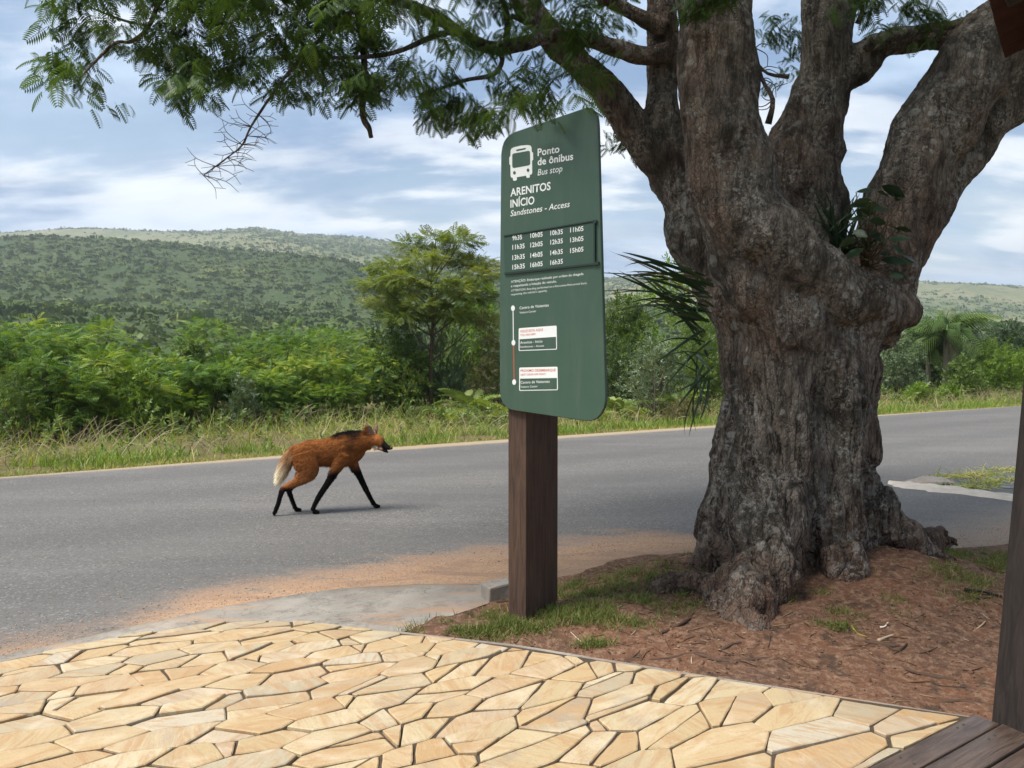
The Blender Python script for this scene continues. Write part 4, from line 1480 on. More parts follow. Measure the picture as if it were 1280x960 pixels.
limb([(574, 40, 5.2, 4), (546, 44, 5.1, 3.6), (492, 66, 4.95, 3), (437, 72, 4.8, 2.4), (380, 70, 4.7, 2), (320, 78, 4.6, 1.4)])
limb([(618, 60, 5.4, 4), (628, 72, 5.3, 3.5), (617, 93, 5.2, 3), (579, 101, 5.1, 2.5), (525, 120, 4.95, 1.6)])
limb([(440, -20, 4.85, 5), (452, 40, 4.9, 4.5), (456, 98, 4.9, 4.2), (453, 142, 4.9, 4), (461, 160, 4.9, 3.4), (464, 172, 4.9, 2.6)])
limb([(470, -6, 4.9, 3.5), (420, 30, 4.75, 2.8), (366, 85, 4.6, 2.2), (339, 120, 4.55, 1.7), (314, 158, 4.5, 1.4), (303, 181, 4.5, 1.1), (284, 197, 4.5, 0.8), (254, 219, 4.45, 0.45)])
limb([(420, -30, 4.8, 5), (320, -30, 4.6, 4), (240, -22, 4.5, 3.4), (202, 0, 4.45, 3), (186, 33, 4.4, 2.6), (164, 52, 4.4, 2.2), (142, 55, 4.4, 2), (104, 93, 4.35, 1.2)])
limb([(186, 33, 4.4, 2), (150, 24, 4.4, 1.5), (110, 8, 4.35, 1.2)])
limb([(240, -22, 4.5, 3), (215, 40, 4.45, 2), (222, 62, 4.45, 1.5), (245, 105, 4.4, 1)])
limb([(960, 155, 5.95, 4), (966, 125, 5.9, 3), (952, 98, 5.9, 2.4), (944, 60, 5.85, 1.6)], m=3)
limb([(986, 96, 6.0, 3), (960, 92, 6.0, 2), (946, 78, 6.0, 1.3)], m=3)
limb([(1072, 30, 6.0, 4), (1078, 10, 5.95, 3), (1066, -20, 5.9, 2.5)], m=3)
# bare dead twigs below the canopy
mb = MB(); rr_ = np.random.default_rng(5)
for (x, y) in [(314, 158), (303, 181), (284, 197), (254, 219), (325, 145), (270, 208), (310, 170), (292, 190)]:
    for q in range(5):
        a_ = rr_.uniform(-0.9, 1.1) + (math.pi if rr_.random() < 0.45 else 0); l = rr_.uniform(18, 58)
        p0 = (x, y, 4.5, 0.5); x1, y1 = x + math.cos(a_) * l * .55, y + math.sin(a_) * l * .4
        strand(mb, [p0, (x1, y1, 4.5 + rr_.normal(0, .05), 0.38), (x1 + math.cos(a_ + .5) * l * .45, y1 + math.sin(a_ + .6) * l * .3, 4.5 + rr_.normal(0, .08), 0.26)], 4, 3, 0)
        strand(mb, [(x1, y1, 4.5, 0.32), (x1 + math.cos(a_ - .9) * l * .3, y1 + math.sin(a_ - .9) * l * .3, 4.5, 0.3)], 4, 2, 0)
for (x, y) in [(952, 98), (944, 60), (966, 125), (950, 90)]:
    for q in range(4):
        a_ = rr_.uniform(0, 6.28); l = rr_.uniform(15, 40)
        strand(mb, [(x, y, 5.9, 0.8), (x + math.cos(a_) * l * .5, y + math.sin(a_) * l * .4, 5.9, .6), (x + math.cos(a_ + .5) * l, y + math.sin(a_ + .5) * l * .7, 5.9, .4)], 4, 3, 0)
link('dead_twigs', mb.mesh('dead_twigs', M_BARK2), tree)['kind'] = 'stuff'

# crown: feathery leaves, in sprays along the twigs
cr = np.random.default_rng(15)
BOT = np.array([(60, 100), (90, 112), (125, 135), (150, 92), (190, 90), (225, 140), (262, 118), (300, 105), (340, 112), (375, 138), (410, 118), (445, 138), (480, 112), (520, 135), (560, 162), (600, 155), (640, 138), (690, 132), (715, 130), (745, 120), (770, 70)], float)
sprays = []
while len(sprays) < 390:
    x = cr.uniform(62, 765); b = np.interp(x, BOT[:, 0], BOT[:, 1])
    b -= 6
    y = b - (b + 90) * cr.random() ** 1.05
    dens = 1.0
    if x < 200:
        # only the outer loop of twigs carries leaves here
        dens = 0.5 if y > 20 else 0.55
        if 110 < x < 200 and 60 < y < 90:
            dens = 0.2
    if 470 < x < 640 and 60 < y < 110:
        dens = 0.6
    if x > 640 and y < 120:
        dens = 0.4
    if 480 < x < 800 and y < 75:
        dens = 0.30
    if cr.random() > dens:
        continue
    sprays.append((x, y, np.interp(x, [60, 300, 500, 760], [4.35, 4.6, 4.95, 5.3]) + cr.normal(0, 0.22)))
for x, y, d_, q in [(640, 132, 4.5, 2), (676, 136, 4.2, 1), (722, 122, 4.12, 1)]:     # sprays hanging before the sign's top
    sprays += [(x + cr.normal(0, 6), y + cr.normal(0, 4), d_) for _ in range(q)]
sprays += [(cr.uniform(765, 805), cr.uniform(150, 215), 6.2) for _ in range(7)]
sprays += [(cr.uniform(1085, 1190), cr.uniform(-5, 38), 5.3) for _ in range(10)] + [(cr.uniform(1010, 1100), cr.uniform(-30, 8), 5.5) for _ in range(6)]
sprays += [(cr.uniform(860, 925), cr.uniform(-30, 4), 4.7) for _ in range(6)] + [(cr.uniform(948, 1000), cr.uniform(-10, 120), 6.6) for _ in range(9)]
sprays += [(cr.uniform(640, 800), cr.uniform(-40, 60), 6.3) for _ in range(14)]
P_, D_, S_ = [], [], []
for x, y, d_ in sprays:
    c0 = at(x, y, d_); m = cr.integers(9, 16)
    az = cr.uniform(0, 6.28); ax = np.array([math.cos(az), math.sin(az), -0.25 - 0.3 * cr.random()])
    for i in range(m):
        f = i / m
        side = np.cross(ax, [0, 0, 1]) * (1 if i % 2 else -1)
        P_.append(c0 + ax * (f - .5) * 0.28 + cr.normal(0, .02, 3))
        D_.append(ax * .75 + side * .85 + np.array([0, 0, -0.30]) + cr.normal(0, .28, 3)); S_.append(cr.uniform(.075, .145))
P_, D_, S_ = map(np.array, (P_, D_, S_))
tn = np.clip(cr.normal(.5, .22, len(P_)), 0, 1)
TF = t_frond(9, 0.33, 0.080, 0.30, 64, 0.018, 1)
V1, Q1, T1 = scatter(TF, P_, D_, S_, tn, rng=cr, roll=.3)
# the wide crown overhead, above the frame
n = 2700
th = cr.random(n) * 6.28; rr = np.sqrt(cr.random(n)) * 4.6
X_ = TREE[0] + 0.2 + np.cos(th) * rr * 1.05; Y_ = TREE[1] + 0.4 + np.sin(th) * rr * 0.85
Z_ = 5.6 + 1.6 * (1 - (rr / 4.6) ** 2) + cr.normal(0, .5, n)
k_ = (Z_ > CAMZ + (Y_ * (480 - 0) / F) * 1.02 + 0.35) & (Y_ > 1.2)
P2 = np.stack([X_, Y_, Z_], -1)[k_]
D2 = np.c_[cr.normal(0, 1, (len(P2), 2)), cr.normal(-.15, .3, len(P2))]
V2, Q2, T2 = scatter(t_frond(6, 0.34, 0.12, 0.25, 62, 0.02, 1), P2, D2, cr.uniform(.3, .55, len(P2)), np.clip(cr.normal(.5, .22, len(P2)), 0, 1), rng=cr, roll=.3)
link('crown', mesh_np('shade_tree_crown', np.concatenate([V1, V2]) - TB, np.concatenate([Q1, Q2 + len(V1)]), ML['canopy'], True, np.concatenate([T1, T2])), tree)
print('fronds', len(P_), len(P2))

M_ROOT = m_plain('soil_stained_root', (0.085, 0.055, 0.04), 0.95, 0.08, 0.45, 22, 0.6)
# exposed surface roots on the soil, parts of the tree
for pts in [[(805, 826), (838, 824), (872, 818), (905, 826), (960, 822), (1000, 820)], [(890, 820), (912, 808), (930, 806)], [(925, 838), (955, 843), (985, 848), (978, 836)],
            [(820, 795), (845, 782), (868, 770)], [(1170, 880), (1200, 876), (1228, 883)], [(1120, 838), (1155, 846), (1190, 850), (1205, 862)], [(1180, 735), (1215, 742), (1248, 746)], [(1075, 800), (1105, 812), (1130, 808)]]:
    P2 = []
    for x, y in pts:
        g_ = gp(x, y, 0.0); g_ = gp(x, y, float(bedz(g_[0], g_[1]))); P2.append([g_[0], g_[1], float(bedz(g_[0], g_[1])) - 0.002])
    P2 = catmull(np.array(P2), 4); P2[0, 2] -= .02; P2[-1, 2] -= .02
    mb = MB(); mb.tube(P2 - TB, np.interp(np.linspace(0, 1, len(P2)), [0, .3, .7, 1], [.005, .013, .010, .004]), 7, wob=.2)
    link('root', mb.mesh('surface_root', M_ROOT), tree)


# ---- strap-leaved plant hanging from the trunk's left side: each leaf a part
def strap_mesh(L_, w, curl, tint, seed):
    r_ = np.random.default_rng(seed); n = 9
    s_ = np.linspace(0, 1, n)
    a_ = R(0) + curl * s_ ** 1.3
    dx = np.cos(a_); dz = -np.sin(a_)
    X_ = np.concatenate([[0], np.cumsum((dx[1:] + dx[:-1]) / 2)]) / (n - 1) * L_
    Z_ = np.concatenate([[0], np.cumsum((dz[1:] + dz[:-1]) / 2)]) / (n - 1) * L_
    ww = w * np.array([.7, 1, 1, .97, .92, .82, .65, .42, .05])
    V_ = []
    for i in range(n):
        V_ += [(X_[i], -ww[i], Z_[i] + ww[i] * .5), (X_[i], 0, Z_[i]), (X_[i], ww[i], Z_[i] + ww[i] * .5)]
    Q_ = []
    for i in range(n - 1):
        for j in (0, 1):
            Q_.append([3 * i + j, 3 * i + 3 + j, 3 * i + 4 + j, 3 * i + 1 + j])
    return mesh_np('strap_leaf', V_, np.array(Q_), ML['strap'], True, np.full(len(V_), tint))


hub = at(886, 418, 5.2)
plant = thing('strap_leaf_plant', 'dark epiphyte with long arching strap leaves hanging from the trunk\'s left side', 'epiphyte', hub)
sr = np.random.default_rng(9)
for tx, ty, c in [(758, 340, .1), (772, 372, .5), (790, 340, .1), (770, 318, .0), (800, 332, .3), (785, 385, .9), (815, 350, .5), (778, 400, .8), (812, 400, .9), (800, 430, 1.0), (832, 415, .9),
                  (790, 360, .4), (822, 455, .9), (846, 440, .7), (842, 505, .6), (856, 470, .5), (868, 520, .4), (880, 510, .35), (872, 490, .5), (858, 540, .5), (884, 528, .3), (880, 470, .5),
                  (815, 375, .7), (776, 352, .3), (838, 370, .6), (862, 500, .5), (850, 400, .9), (805, 345, .3), (866, 455, .6), (825, 390, .8), (875, 545, .3), (890, 520, .2), (795, 415, 1.0), (834, 480, .8), (765, 355, .35), (782, 330, .15), (768, 385, .7), (808, 365, .5), (820, 340, .3), (840, 345, .4), (788, 395, .8), (826, 430, 1.0), (845, 460, .9), (812, 445, 1.1), (850, 490, .8), (860, 515, .6), (872, 535, .4), (836, 395, .7), (858, 425, .9), (780, 368, .5), (846, 375, .5), (762, 348, .2), (752, 352, .3), (756, 376, .5), (766, 334, .1), (774, 410, .9), (750, 362, .4), (784, 346, .2), (798, 388, .7), (806, 420, 1.0), (792, 372, .5), (770, 362, .4)]:
    d_ = 5.2 - sr.uniform(-.15, .5)
    bpt = at(sr.uniform(868, 893), np.clip(ty * .45 + 225 + sr.normal(0, 22), 345, 480), 5.2)
    tgt = at(tx, ty, d_) - bpt
    L_ = np.linalg.norm(tgt)
    curl = 0.35 + c * 0.75 + sr.normal(0, .12)
    me = strap_mesh(L_ * (1 + 0.10 * curl), 0.0080 + .004 * sr.random(), curl, float(np.clip(sr.normal(.45, .22), 0, 1)) if ty != 318 else 1.0, int(sr.integers(9999)))
    # chord of the curled leaf -> aim it at the target
    V_, _ = get_vn(me); tip = V_[-2]
    dirc = Vector(tgt).normalized()
    zup = Vector((0, 0, 1)) if abs(dirc.z) < 0.93 else Vector((-1, 0, 0.2))
    xa = dirc; ya = zup.cross(xa).normalized(); za = xa.cross(ya)
    Rm = Matrix((xa, ya, za)).transposed()
    pitch = math.atan2(-tip[2], tip[0])
    o = link('leaf', me, plant); o.location = tuple(bpt - hub)
    o.rotation_euler = (Rm @ Matrix.Rotation(-pitch, 3, 'Y') @ Matrix.Rotation(sr.choice([-1, 1]) * sr.uniform(.5, 1.2), 3, 'X')).to_euler()

# ---- plants growing in the fork
hub = at(1050, 312, 5.2)
plant = thing('fork_grass_plant', 'tuft of narrow dark leaves growing in the fork of the big tree', 'epiphyte', hub)
for i in range(60):
    tx, ty = sr.uniform(990, 1105), sr.uniform(238, 325)
    tgt = at(tx, ty, 5.05 + sr.normal(0, .1)) - hub
    L_ = np.linalg.norm(tgt) * 1.05; curl = sr.uniform(.2, .8)
    me = strap_mesh(L_, 0.009 + .004 * sr.random(), curl, float(np.clip(sr.normal(.35, .2), 0, .85)), 1)
    V_, _ = get_vn(me); tip = V_[-2]
    dirc = Vector(tgt).normalized(); zup = Vector((0, 0, 1)) if abs(dirc.z) < .95 else Vector((1, 0, .2))
    ya = zup.cross(dirc).normalized(); za = dirc.cross(ya)
    o = link('leaf', me, plant); o.location = tuple(sr.normal(0, .05, 3) * [1.5, .6, .5])
    o.rotation_euler = (Matrix((dirc, ya, za)).transposed() @ Matrix.Rotation(-math.atan2(-tip[2], tip[0]), 3, 'Y') @ Matrix.Rotation(sr.choice([-1, 1]) * sr.uniform(.5, 1.2), 3, 'X')).to_euler()
hub = at(1082, 330, 5.2)
plant = thing('fork_leafy_plant', 'dark broad-leaved plant growing in the fork beside the right limb', 'epiphyte', hub)
lv = np.array([(0, 0, 0), (.2, .17, .03), (.55, .27, .05), (.85, .13, .0), (1, 0, -.06), (.85, -.13, 0), (.55, -.27, .05), (.2, -.17, .03), (.2, 0, 0), (.55, 0, 0), (.85, 0, -.03)])
lq = [np.array([[8, 9, 2, 1], [9, 10, 3, 2], [8, 7, 6, 9], [9, 6, 5, 10]]), np.array([[0, 8, 1], [0, 7, 8], [10, 4, 3], [10, 5, 4]])]
LEAF = [mesh_np('broad_leaf', lv, lq, ML['strap'], True, np.full(len(lv), x)) for x in (.05, .3, .6)]
mb = MB()
for i, (x, y) in enumerate([(1102, 232), (1120, 250), (1090, 250), (1070, 240), (1132, 246), (1100, 262), (1078, 266), (1108, 280), (1060, 275), (1084, 288), (1108, 300), (1070, 300), (1092, 310), (1120, 285), (1078, 322), (1100, 325), (1112, 338), (1130, 345), (1125, 318), (1064, 258), (1096, 240), (1112, 262), (1086, 276), (1066, 288), (1100, 294), (1118, 306), (1078, 310), (1104, 314), (1092, 268), (1120, 328)]):
    p = at(x, y, 4.95 + sr.normal(0, .06)) - hub
    mb.tube(catmull([sr.normal(0, .02, 3), p * .5 + sr.normal(0, .02, 3), p], 3), np.linspace(.006, .003, 7), 5)
    o = link('leaf', LEAF[i % 3], plant); o.location = tuple(p)
    q = sr.uniform(.10, .165); o.scale = (q, q, q)
    o.rotation_euler = (sr.choice([-1, 1]) * sr.uniform(.3, 1.0), sr.uniform(-.2, .8), sr.choice([sr.uniform(-3.3, -2.4), sr.uniform(-.7, .3), sr.uniform(-2.4, -.7)]))
link('stem', mb.mesh('leafy_stem', M_BARK2), plant)

# ================================================================== BUS STOP SIGN
def wood_mat(name, c1, c2, rough=0.7, sc=(14, 14, 1.2), spec=0.3, rot=(0, 0, 0)):
    t_ = NT(name, rough, spec)
    v_ = t_.co(sc, rot=rot); g_ = t_.noise(v_, 2.5, 7, 0.65, 1.2); f_ = t_.noise(t_.co((sc[0] * 5, sc[1] * 5, sc[2] * 2), rot=rot), 3, 4, 0.7)
    w_ = t_.noise(t_.co(), 2.2, 4, 0.6)
    c_ = t_.mix(t_.mp(g_, 0.3, 0.7), c1, c2)
    c_ = t_.mix(t_.math('MULTIPLY', t_.mp(f_, 0.55, 0.75), 0.5), c_, tuple(x * 0.35 for x in c1))
    c_ = t_.mix(t_.math('MULTIPLY', t_.mp(w_, 0.5, 0.75), 0.35), c_, tuple(min(1, x * 1.6) for x in c2))
    t_.col(c_); t_.bump(t_.math('ADD', g_, t_.math('MULTIPLY', f_, 0.4)), 0.45, 0.008)
    return t_.m


M_POST = wood_mat('brown_timber', (0.040, 0.023, 0.016), (0.085, 0.050, 0.034))
t = NT('green_board', 0.38, 0.45)
n1 = t.noise(t.co(), 1.6, 4, 0.6); n2 = t.noise(t.co(), 120, 3, 0.6)
dst = t.noise(t.co((3, 3, 0.5)), 3.0, 7, 0.7, 0.3)
c = t.mix(n1, (0.036, 0.075, 0.050), (0.046, 0.090, 0.060))
c = t.mix(t.math('MULTIPLY', t.mp(dst, 0.45, 0.75), 0.12), c, (0.20, 0.20, 0.17))
t.col(c)
t.rough(t.mp(n1, 0.3, 0.7, 0.33, 0.46)); t.bump(n2, 0.03, 0.002)
M_BOARD = t.m
M_BOARD2 = m_plain('green_plate', (0.034, 0.070, 0.050), 0.42, 0.4, 0.08, 3, 0)
M_DARKG = m_plain('shadow_green_rail', (0.018, 0.034, 0.026), 0.5, 0.3, 0.1, 8, 0)  # board green darkened: holder's shadow put into rail and end stop colour
M_WHITE = m_plain('white_print', (0.72, 0.74, 0.72), 0.5, 0.3, 0.04, 6, 0)
M_RED = m_plain('red_print', (0.62, 0.13, 0.075), 0.5, 0.3, 0.05, 6, 0)
M_RUST = m_plain('brown_route_line', (0.30, 0.10, 0.055), 0.5, 0.3, 0.05, 6, 0)

SU = np.array([0.8435, -0.5371, 0.0]); SN = np.array([-0.5371, -0.8435, 0.0])
S0 = at(646, 600, 4.42)


def onb(px, py, off=0.0):
    r_ = ray(px, py); o_ = np.array([0, 0, CAMZ])
    p0 = S0 + SN * off
    return o_ + r_ * (((p0 - o_) @ SN) / (r_ @ SN))


g0 = gp(664, 770, -0.0)
SB = np.array([g0[0], g0[1], -0.05])
sign = thing('bus_stop_sign', 'tall green bus stop sign board on a brown timber post', 'sign', SB)


def plate(name, pts, off0, off1, mat, parent=None, bev=0.0):
    """polygon traced on the board plane, extruded from off0 to off1 in front of the plane"""
    P_ = np.array([onb(x, y, off1) for x, y in pts])
    n_ = len(P_)
    bm_ = bmesh.new()
    a_ = [bm_.verts.new(p - SB) for p in P_]; b_ = [bm_.verts.new(p - SN * (off1 - off0) - SB) for p in P_]
    bm_.faces.new(a_); bm_.faces.new(b_[::-1])
    for i in range(n_):
        j = (i + 1) % n_
        bm_.faces.new((a_[i], b_[i], b_[j], a_[j]))
    bmesh.ops.recalc_face_normals(bm_, faces=bm_.faces)
    m_ = bpy.data.meshes.new(name); bm_.to_mesh(m_); bm_.free()
    m_.materials.append(mat)
    if bev:
        bevel_mesh(m_, bev, 1)
    return link(name, m_, parent or sign)


plate('board', [(626.2, 192), (627.4, 184), (629.5, 177.5), (633, 172), (637.5, 168), (643, 165), (730, 135.3), (735, 134.2), (739.5, 135.2), (743.2, 138.5), (745.6, 143.5), (746.8, 150), (747.4, 158),
                (752.6, 350), (756.8, 492), (756.6, 502), (754.6, 510.5), (751, 517.5), (746.2, 522.6), (740.5, 525.6), (734, 526.6), (644, 513.2), (638, 512), (633, 509), (628.8, 504.5), (626, 498.5), (624.7, 491), (624.3, 400)], -0.03, 0.0, M_BOARD, bev=0.003)


# post behind the board
pl, pr = onb(635.2, 640, -0.032), onb(657.5, 640, -0.032)
fdir = SU
wF = (pr - pl) @ SU
dep = 0.385
MBp = MB()
zb, zt = -0.14, 2.25
cx_ = pl[:2] + SU[:2] * wF / 2 - SN[:2] * dep / 2
rot = np.array([[SU[0], -SN[0], 0], [SU[1], -SN[1], 0], [0, 0, 1]])
MBp.box((cx_[0] - SB[0], cx_[1] - SB[1], (zb + zt) / 2 - SB[2]), (wF, dep, zt - zb), rot)
me = MBp.mesh('post', M_POST, False); bevel_mesh(me, 0.006, 2)
link('post', me, sign)
for i, zz_ in enumerate((1.50, 2.05)):
    pass

_txt_cache = {}


def text_mesh(s, bold=0.0, shear=0.0):
    cu_ = bpy.data.curves.new('lettering', 'FONT'); cu_.body = s; cu_.offset = bold; cu_.shear = shear
    cu_.resolution_u = 3; cu_.space_character = 1.02
    o_ = bpy.data.objects.new('tmp', cu_); COL.objects.link(o_)
    dg = bpy.context.evaluated_depsgraph_get()
    m_ = bpy.data.meshes.new_from_object(o_.evaluated_get(dg))
    bpy.data.objects.remove(o_); bpy.data.curves.remove(cu_)
    return m_


def lettering(s, L, Rr, cap, mat=None, bold=0.012, shear=0.0, off=0.0012, parent=None, name='lettering'):
    m_ = text_mesh(s, bold, shear)
    n_ = len(m_.vertices)
    co = np.empty(n_ * 3, np.float32); m_.vertices.foreach_get('co', co); co = co.reshape(-1, 3).astype(float)
    pl_, pr_ = onb(*L, off), onb(*Rr, off)
    top_ = onb(L[0], L[1] - cap, off)
    h_ = top_[2] - pl_[2]
    x0, x1 = co[:, 0].min(), co[:, 0].max()
    ux = (pr_ - pl_) / (x1 - x0)
    uz = np.array([0, 0, h_ / 0.72])
    W_ = pl_ + (co[:, :1] - x0) * ux + co[:, 1:2] * uz
    m_.vertices.foreach_set('co', (W_ - SB).astype(np.float32).ravel())
    m_.materials.clear(); m_.materials.append(mat or M_WHITE); m_.update()
    m_.name = name
    return link(name, m_, parent or sign)


def z1(x, y):
    return 600 + x / 4.0, 120 + y / 4.0


def z2(x, y):
    return 600 + x / 4.572, 330 + y / 4.572


lettering('Ponto', z1(288, 300), z1(397, 281), 9.3, bold=0.02)
lettering('de ônibus', z1(288, 347), z1(466, 318), 9.3, bold=0.02)
lettering('Bus stop', z1(288, 398), z1(412, 377), 8.2, shear=0.2, bold=0.002)
lettering('ARENITOS', z1(152, 502), z1(353, 468), 9.8, bold=0.022)
lettering('INÍCIO', z1(152, 558), z1(272, 539), 9.8, bold=0.022)
lettering('Sandstones - Access', z1(152, 602), z1(449, 554), 7.6, shear=0.2, bold=0.008)
# bus symbol: white shapes with green details laid on
icon = plate('bus_symbol', [z1(x, y) for x, y in [(152, 300), (153, 272), (158, 262), (170, 256), (205, 248), (240, 245), (252, 248), (257, 256), (259, 280), (265, 283), (266, 318), (260, 324), (261, 385), (257, 392), (249, 394), (249, 404), (246, 408), (236, 410), (232, 406), (231, 398), (184, 406), (184, 418), (180, 423), (169, 424), (165, 420), (164, 409), (157, 408), (153, 402), (152, 345), (147, 342), (146, 308)]], 0.0002, 0.0012, M_WHITE)
plate('bus_symbol_window', [z1(x, y) for x, y in [(161, 298), (163, 290), (169, 287), (242, 274), (248, 276), (250, 283), (251, 338), (248, 344), (242, 347), (170, 360), (164, 358), (161, 352)]], 0.0013, 0.0020, M_BOARD, icon)
plate('bus_symbol_slot', [z1(x, y) for x, y in [(182, 268), (226, 259), (230, 262), (226, 267), (184, 276), (180, 272)]], 0.0013, 0.0020, M_BOARD, icon)
for cx0, cy0 in ((172, 384), (240, 371)):
    plate('bus_symbol_lamp', [z1(cx0 + 7 * math.cos(a), cy0 + 9 * math.sin(a)) for a in np.arange(12) * math.pi / 6], 0.0013, 0.0020, M_BOARD, icon)
# timetable holder: a raised plate with rails and an end stop
panel = plate('timetable_panel', [z1(119, 706), z1(568, 631), z1(570, 839), z1(124, 889)], 0.0, 0.006, M_BOARD2)
plate('rail', [z1(118, 697), z1(572, 621), z1(572, 627), z1(118, 703)], 0.0, 0.011, M_DARKG, panel)
plate('rail', [z1(122, 883), z1(586, 834), z1(586, 843), z1(122, 893)], 0.0, 0.011, M_DARKG, panel)
plate('end_stop', [z1(567, 621), z1(582, 620), z1(582, 634), z1(574, 636), z1(575, 828), z1(592, 828), z1(592, 843), z1(568, 846)], 0.0, 0.014, M_DARKG, panel)
for row in [[('9h35', 162, 722, 48), ('10h05', 252, 710, 61), ('10h35', 352, 697, 62), ('11h05', 451, 682, 66)], [('11h35', 162, 768, 61), ('12h05', 252, 757, 61), ('12h35', 352, 743, 62), ('13h05', 451, 732, 66)],
            [('13h35', 162, 820, 62), ('14h05', 252, 809, 61), ('14h35', 352, 796, 62), ('15h05', 451, 785, 66)], [('15h35', 162, 868, 62), ('16h05', 252, 857, 61), ('16h35', 352, 845, 62)]]:
    for s, x, y, w in row:
        lettering(s, z1(x, y), z1(x + w, y - w * 0.125), 6.0, bold=0.015, off=0.0072, parent=panel, name='departure_time')
lettering('ATENÇÃO: Embarque realizado por ordem de chegada', z2(177, 108), z2(591, 62), 3.0, bold=0.006)
lettering('e respeitando a lotação do veículo.', z2(177, 133), z2(438, 105), 3.0, bold=0.006)
lettering('ATTENTION: Boarding performed on a first-come-first-served basis,', z2(177, 158), z2(611, 114), 2.6, shear=0.15, bold=0.0)
lettering("respecting the vehicle's capacity.", z2(177, 180), z2(385, 157), 2.6, shear=0.15, bold=0.0)
# route line
lettering('Centro de Visitantes', z2(226, 259), z2(393, 242), 3.5, bold=0.006)
lettering('Visitors Center', z2(226, 284), z2(321, 274), 2.6, bold=0.002)
plate('route_line', [z2(186.5, 256), z2(191, 256), z2(193, 446), z2(188.5, 446)], 0.0002, 0.0010, M_WHITE)
plate('route_line', [z2(187.5, 455), z2(195, 455), z2(199, 672), z2(191.5, 672)], 0.0002, 0.0010, M_RUST)
for cx0, cy0 in ((188, 253), (191, 450), (195, 675)):
    plate('route_stop', [z2(cx0 + 11 * math.cos(a), cy0 + 16 * math.sin(a)) for a in np.arange(16) * math.pi / 8], 0.0002, 0.0016, M_WHITE)


def stop_box(x0, y0, x1, y1, yl, yr, hl, hr):
    o_ = plate('stop_box', [z2(x0 + 4, y0), z2(x1 - 4, yr + 0), z2(x1, yr + 5), z2(x1 + 2, y1 - 6), z2(x1 - 2, y1), z2(x0 + 4, yl), z2(x0, yl - 6), z2(x0, y0 + 6)], 0.0002, 0.0009, M_WHITE)
    plate('stop_box_field', [z2(x0 + 5, hl), z2(x1 - 4, hr), z2(x1 - 3, y1 - 5), z2(x0 + 5, yl - 5)], 0.0010, 0.0016, M_BOARD, o_)
    return o_


b1 = stop_box(221, 367, 438, 489, 497, 352, 430, 416)
lettering('VOCÊ ESTÁ AQUI', z2(230, 392), z2(358, 381), 3.1, M_RED, 0.004, off=0.002, parent=b1)
lettering('YOU ARE HERE', z2(230, 412), z2(318, 405), 2.5, M_RED, 0.0, off=0.002, parent=b1)
lettering('Arenitos - Início', z2(230, 457), z2(357, 448), 3.4, None, 0.004, off=0.0026, parent=b1)
lettering('Sandstones - Access', z2(230, 479), z2(366, 472), 2.6, None, 0.0, off=0.0026, parent=b1)
b2 = stop_box(224, 592, 443, 721, 725, 587, 655, 651)
lettering('PRÓXIMO DESEMBARQUE', z2(232, 616), z2(432, 612), 3.1, M_RED, 0.004, off=0.002, parent=b2)
lettering('NEXT DROP-OFF POINT', z2(232, 638), z2(376, 634), 2.5, M_RED, 0.0, off=0.002, parent=b2)
lettering('Centro de Visitantes', z2(232, 684), z2(398, 678), 3.4, None, 0.004, off=0.0026, parent=b2)
lettering('Visitors Center', z2(232, 708), z2(329, 704), 2.6, None, 0.0, off=0.0026, parent=b2)

# ================================================================== MANED WOLF
wp = np.array([-1.985, 8.0, ROAD_Z])
wolf = thing('maned_wolf', 'russet long-legged maned wolf with black legs walking along the road', 'wolf', wp, R(14))
mb = MB()


def wt(pts, n=14, m=4):
    A_ = np.array(pts, float)
    S_ = catmull(A_, m)
    V_, Q_, T_ = tube_data(S_[:, :3], np.clip(S_[:, 3:5], .004, 1), n, flat=(0, 1, 0.02))
    mb.add(V_, Q_, T_)


# columns: x y z  r(vertical-ish) r(side)
wt([(-.285, 0, .66, .07, .06), (-.235, 0, .645, .105, .085), (-.13, 0, .635, .138, .100), (-.02, 0, .632, .146, .106), (.09, 0, .638, .160, .115), (.19, 0, .655, .185, .124), (.275, 0, .685, .168, .114), (.345, -.005, .72, .14, .095), (.42, -.02, .742, .105, .075), (.49, -.04, .742, .085, .065)], 18)
wt([(.14, 0, .76, .06, .05), (.24, 0, .79, .062, .045), (.34, -.005, .81, .05, .04), (.42, -.015, .82, .035, .03)], 10)       # withers
wt([(.24, 0, .58, .10, .09), (.32, 0, .60, .08, .07), (.39, -.01, .655, .06, .055)], 10)                                  # breast
H0 = np.array([.53, -.055, .762]); ha = R(-44)
hx = np.array([math.cos(ha), math.sin(ha), 0]); hy = np.array([-math.sin(ha), math.cos(ha), 0]); hz = np.array([0, 0, 1.0])


def hp(a, b, c):
    return tuple(H0 + hx * a + hy * b + hz * c)


def wth(pts, n=12, m=4):
    A_ = np.array([hp(*p[:3]) + tuple(p[3:]) for p in pts]); S_ = catmull(A_, m)
    V_, Q_, T_ = tube_data(S_[:, :3], np.clip(S_[:, 3:5], .004, 1), n, flat=tuple(hy)); mb.add(V_, Q_, T_)


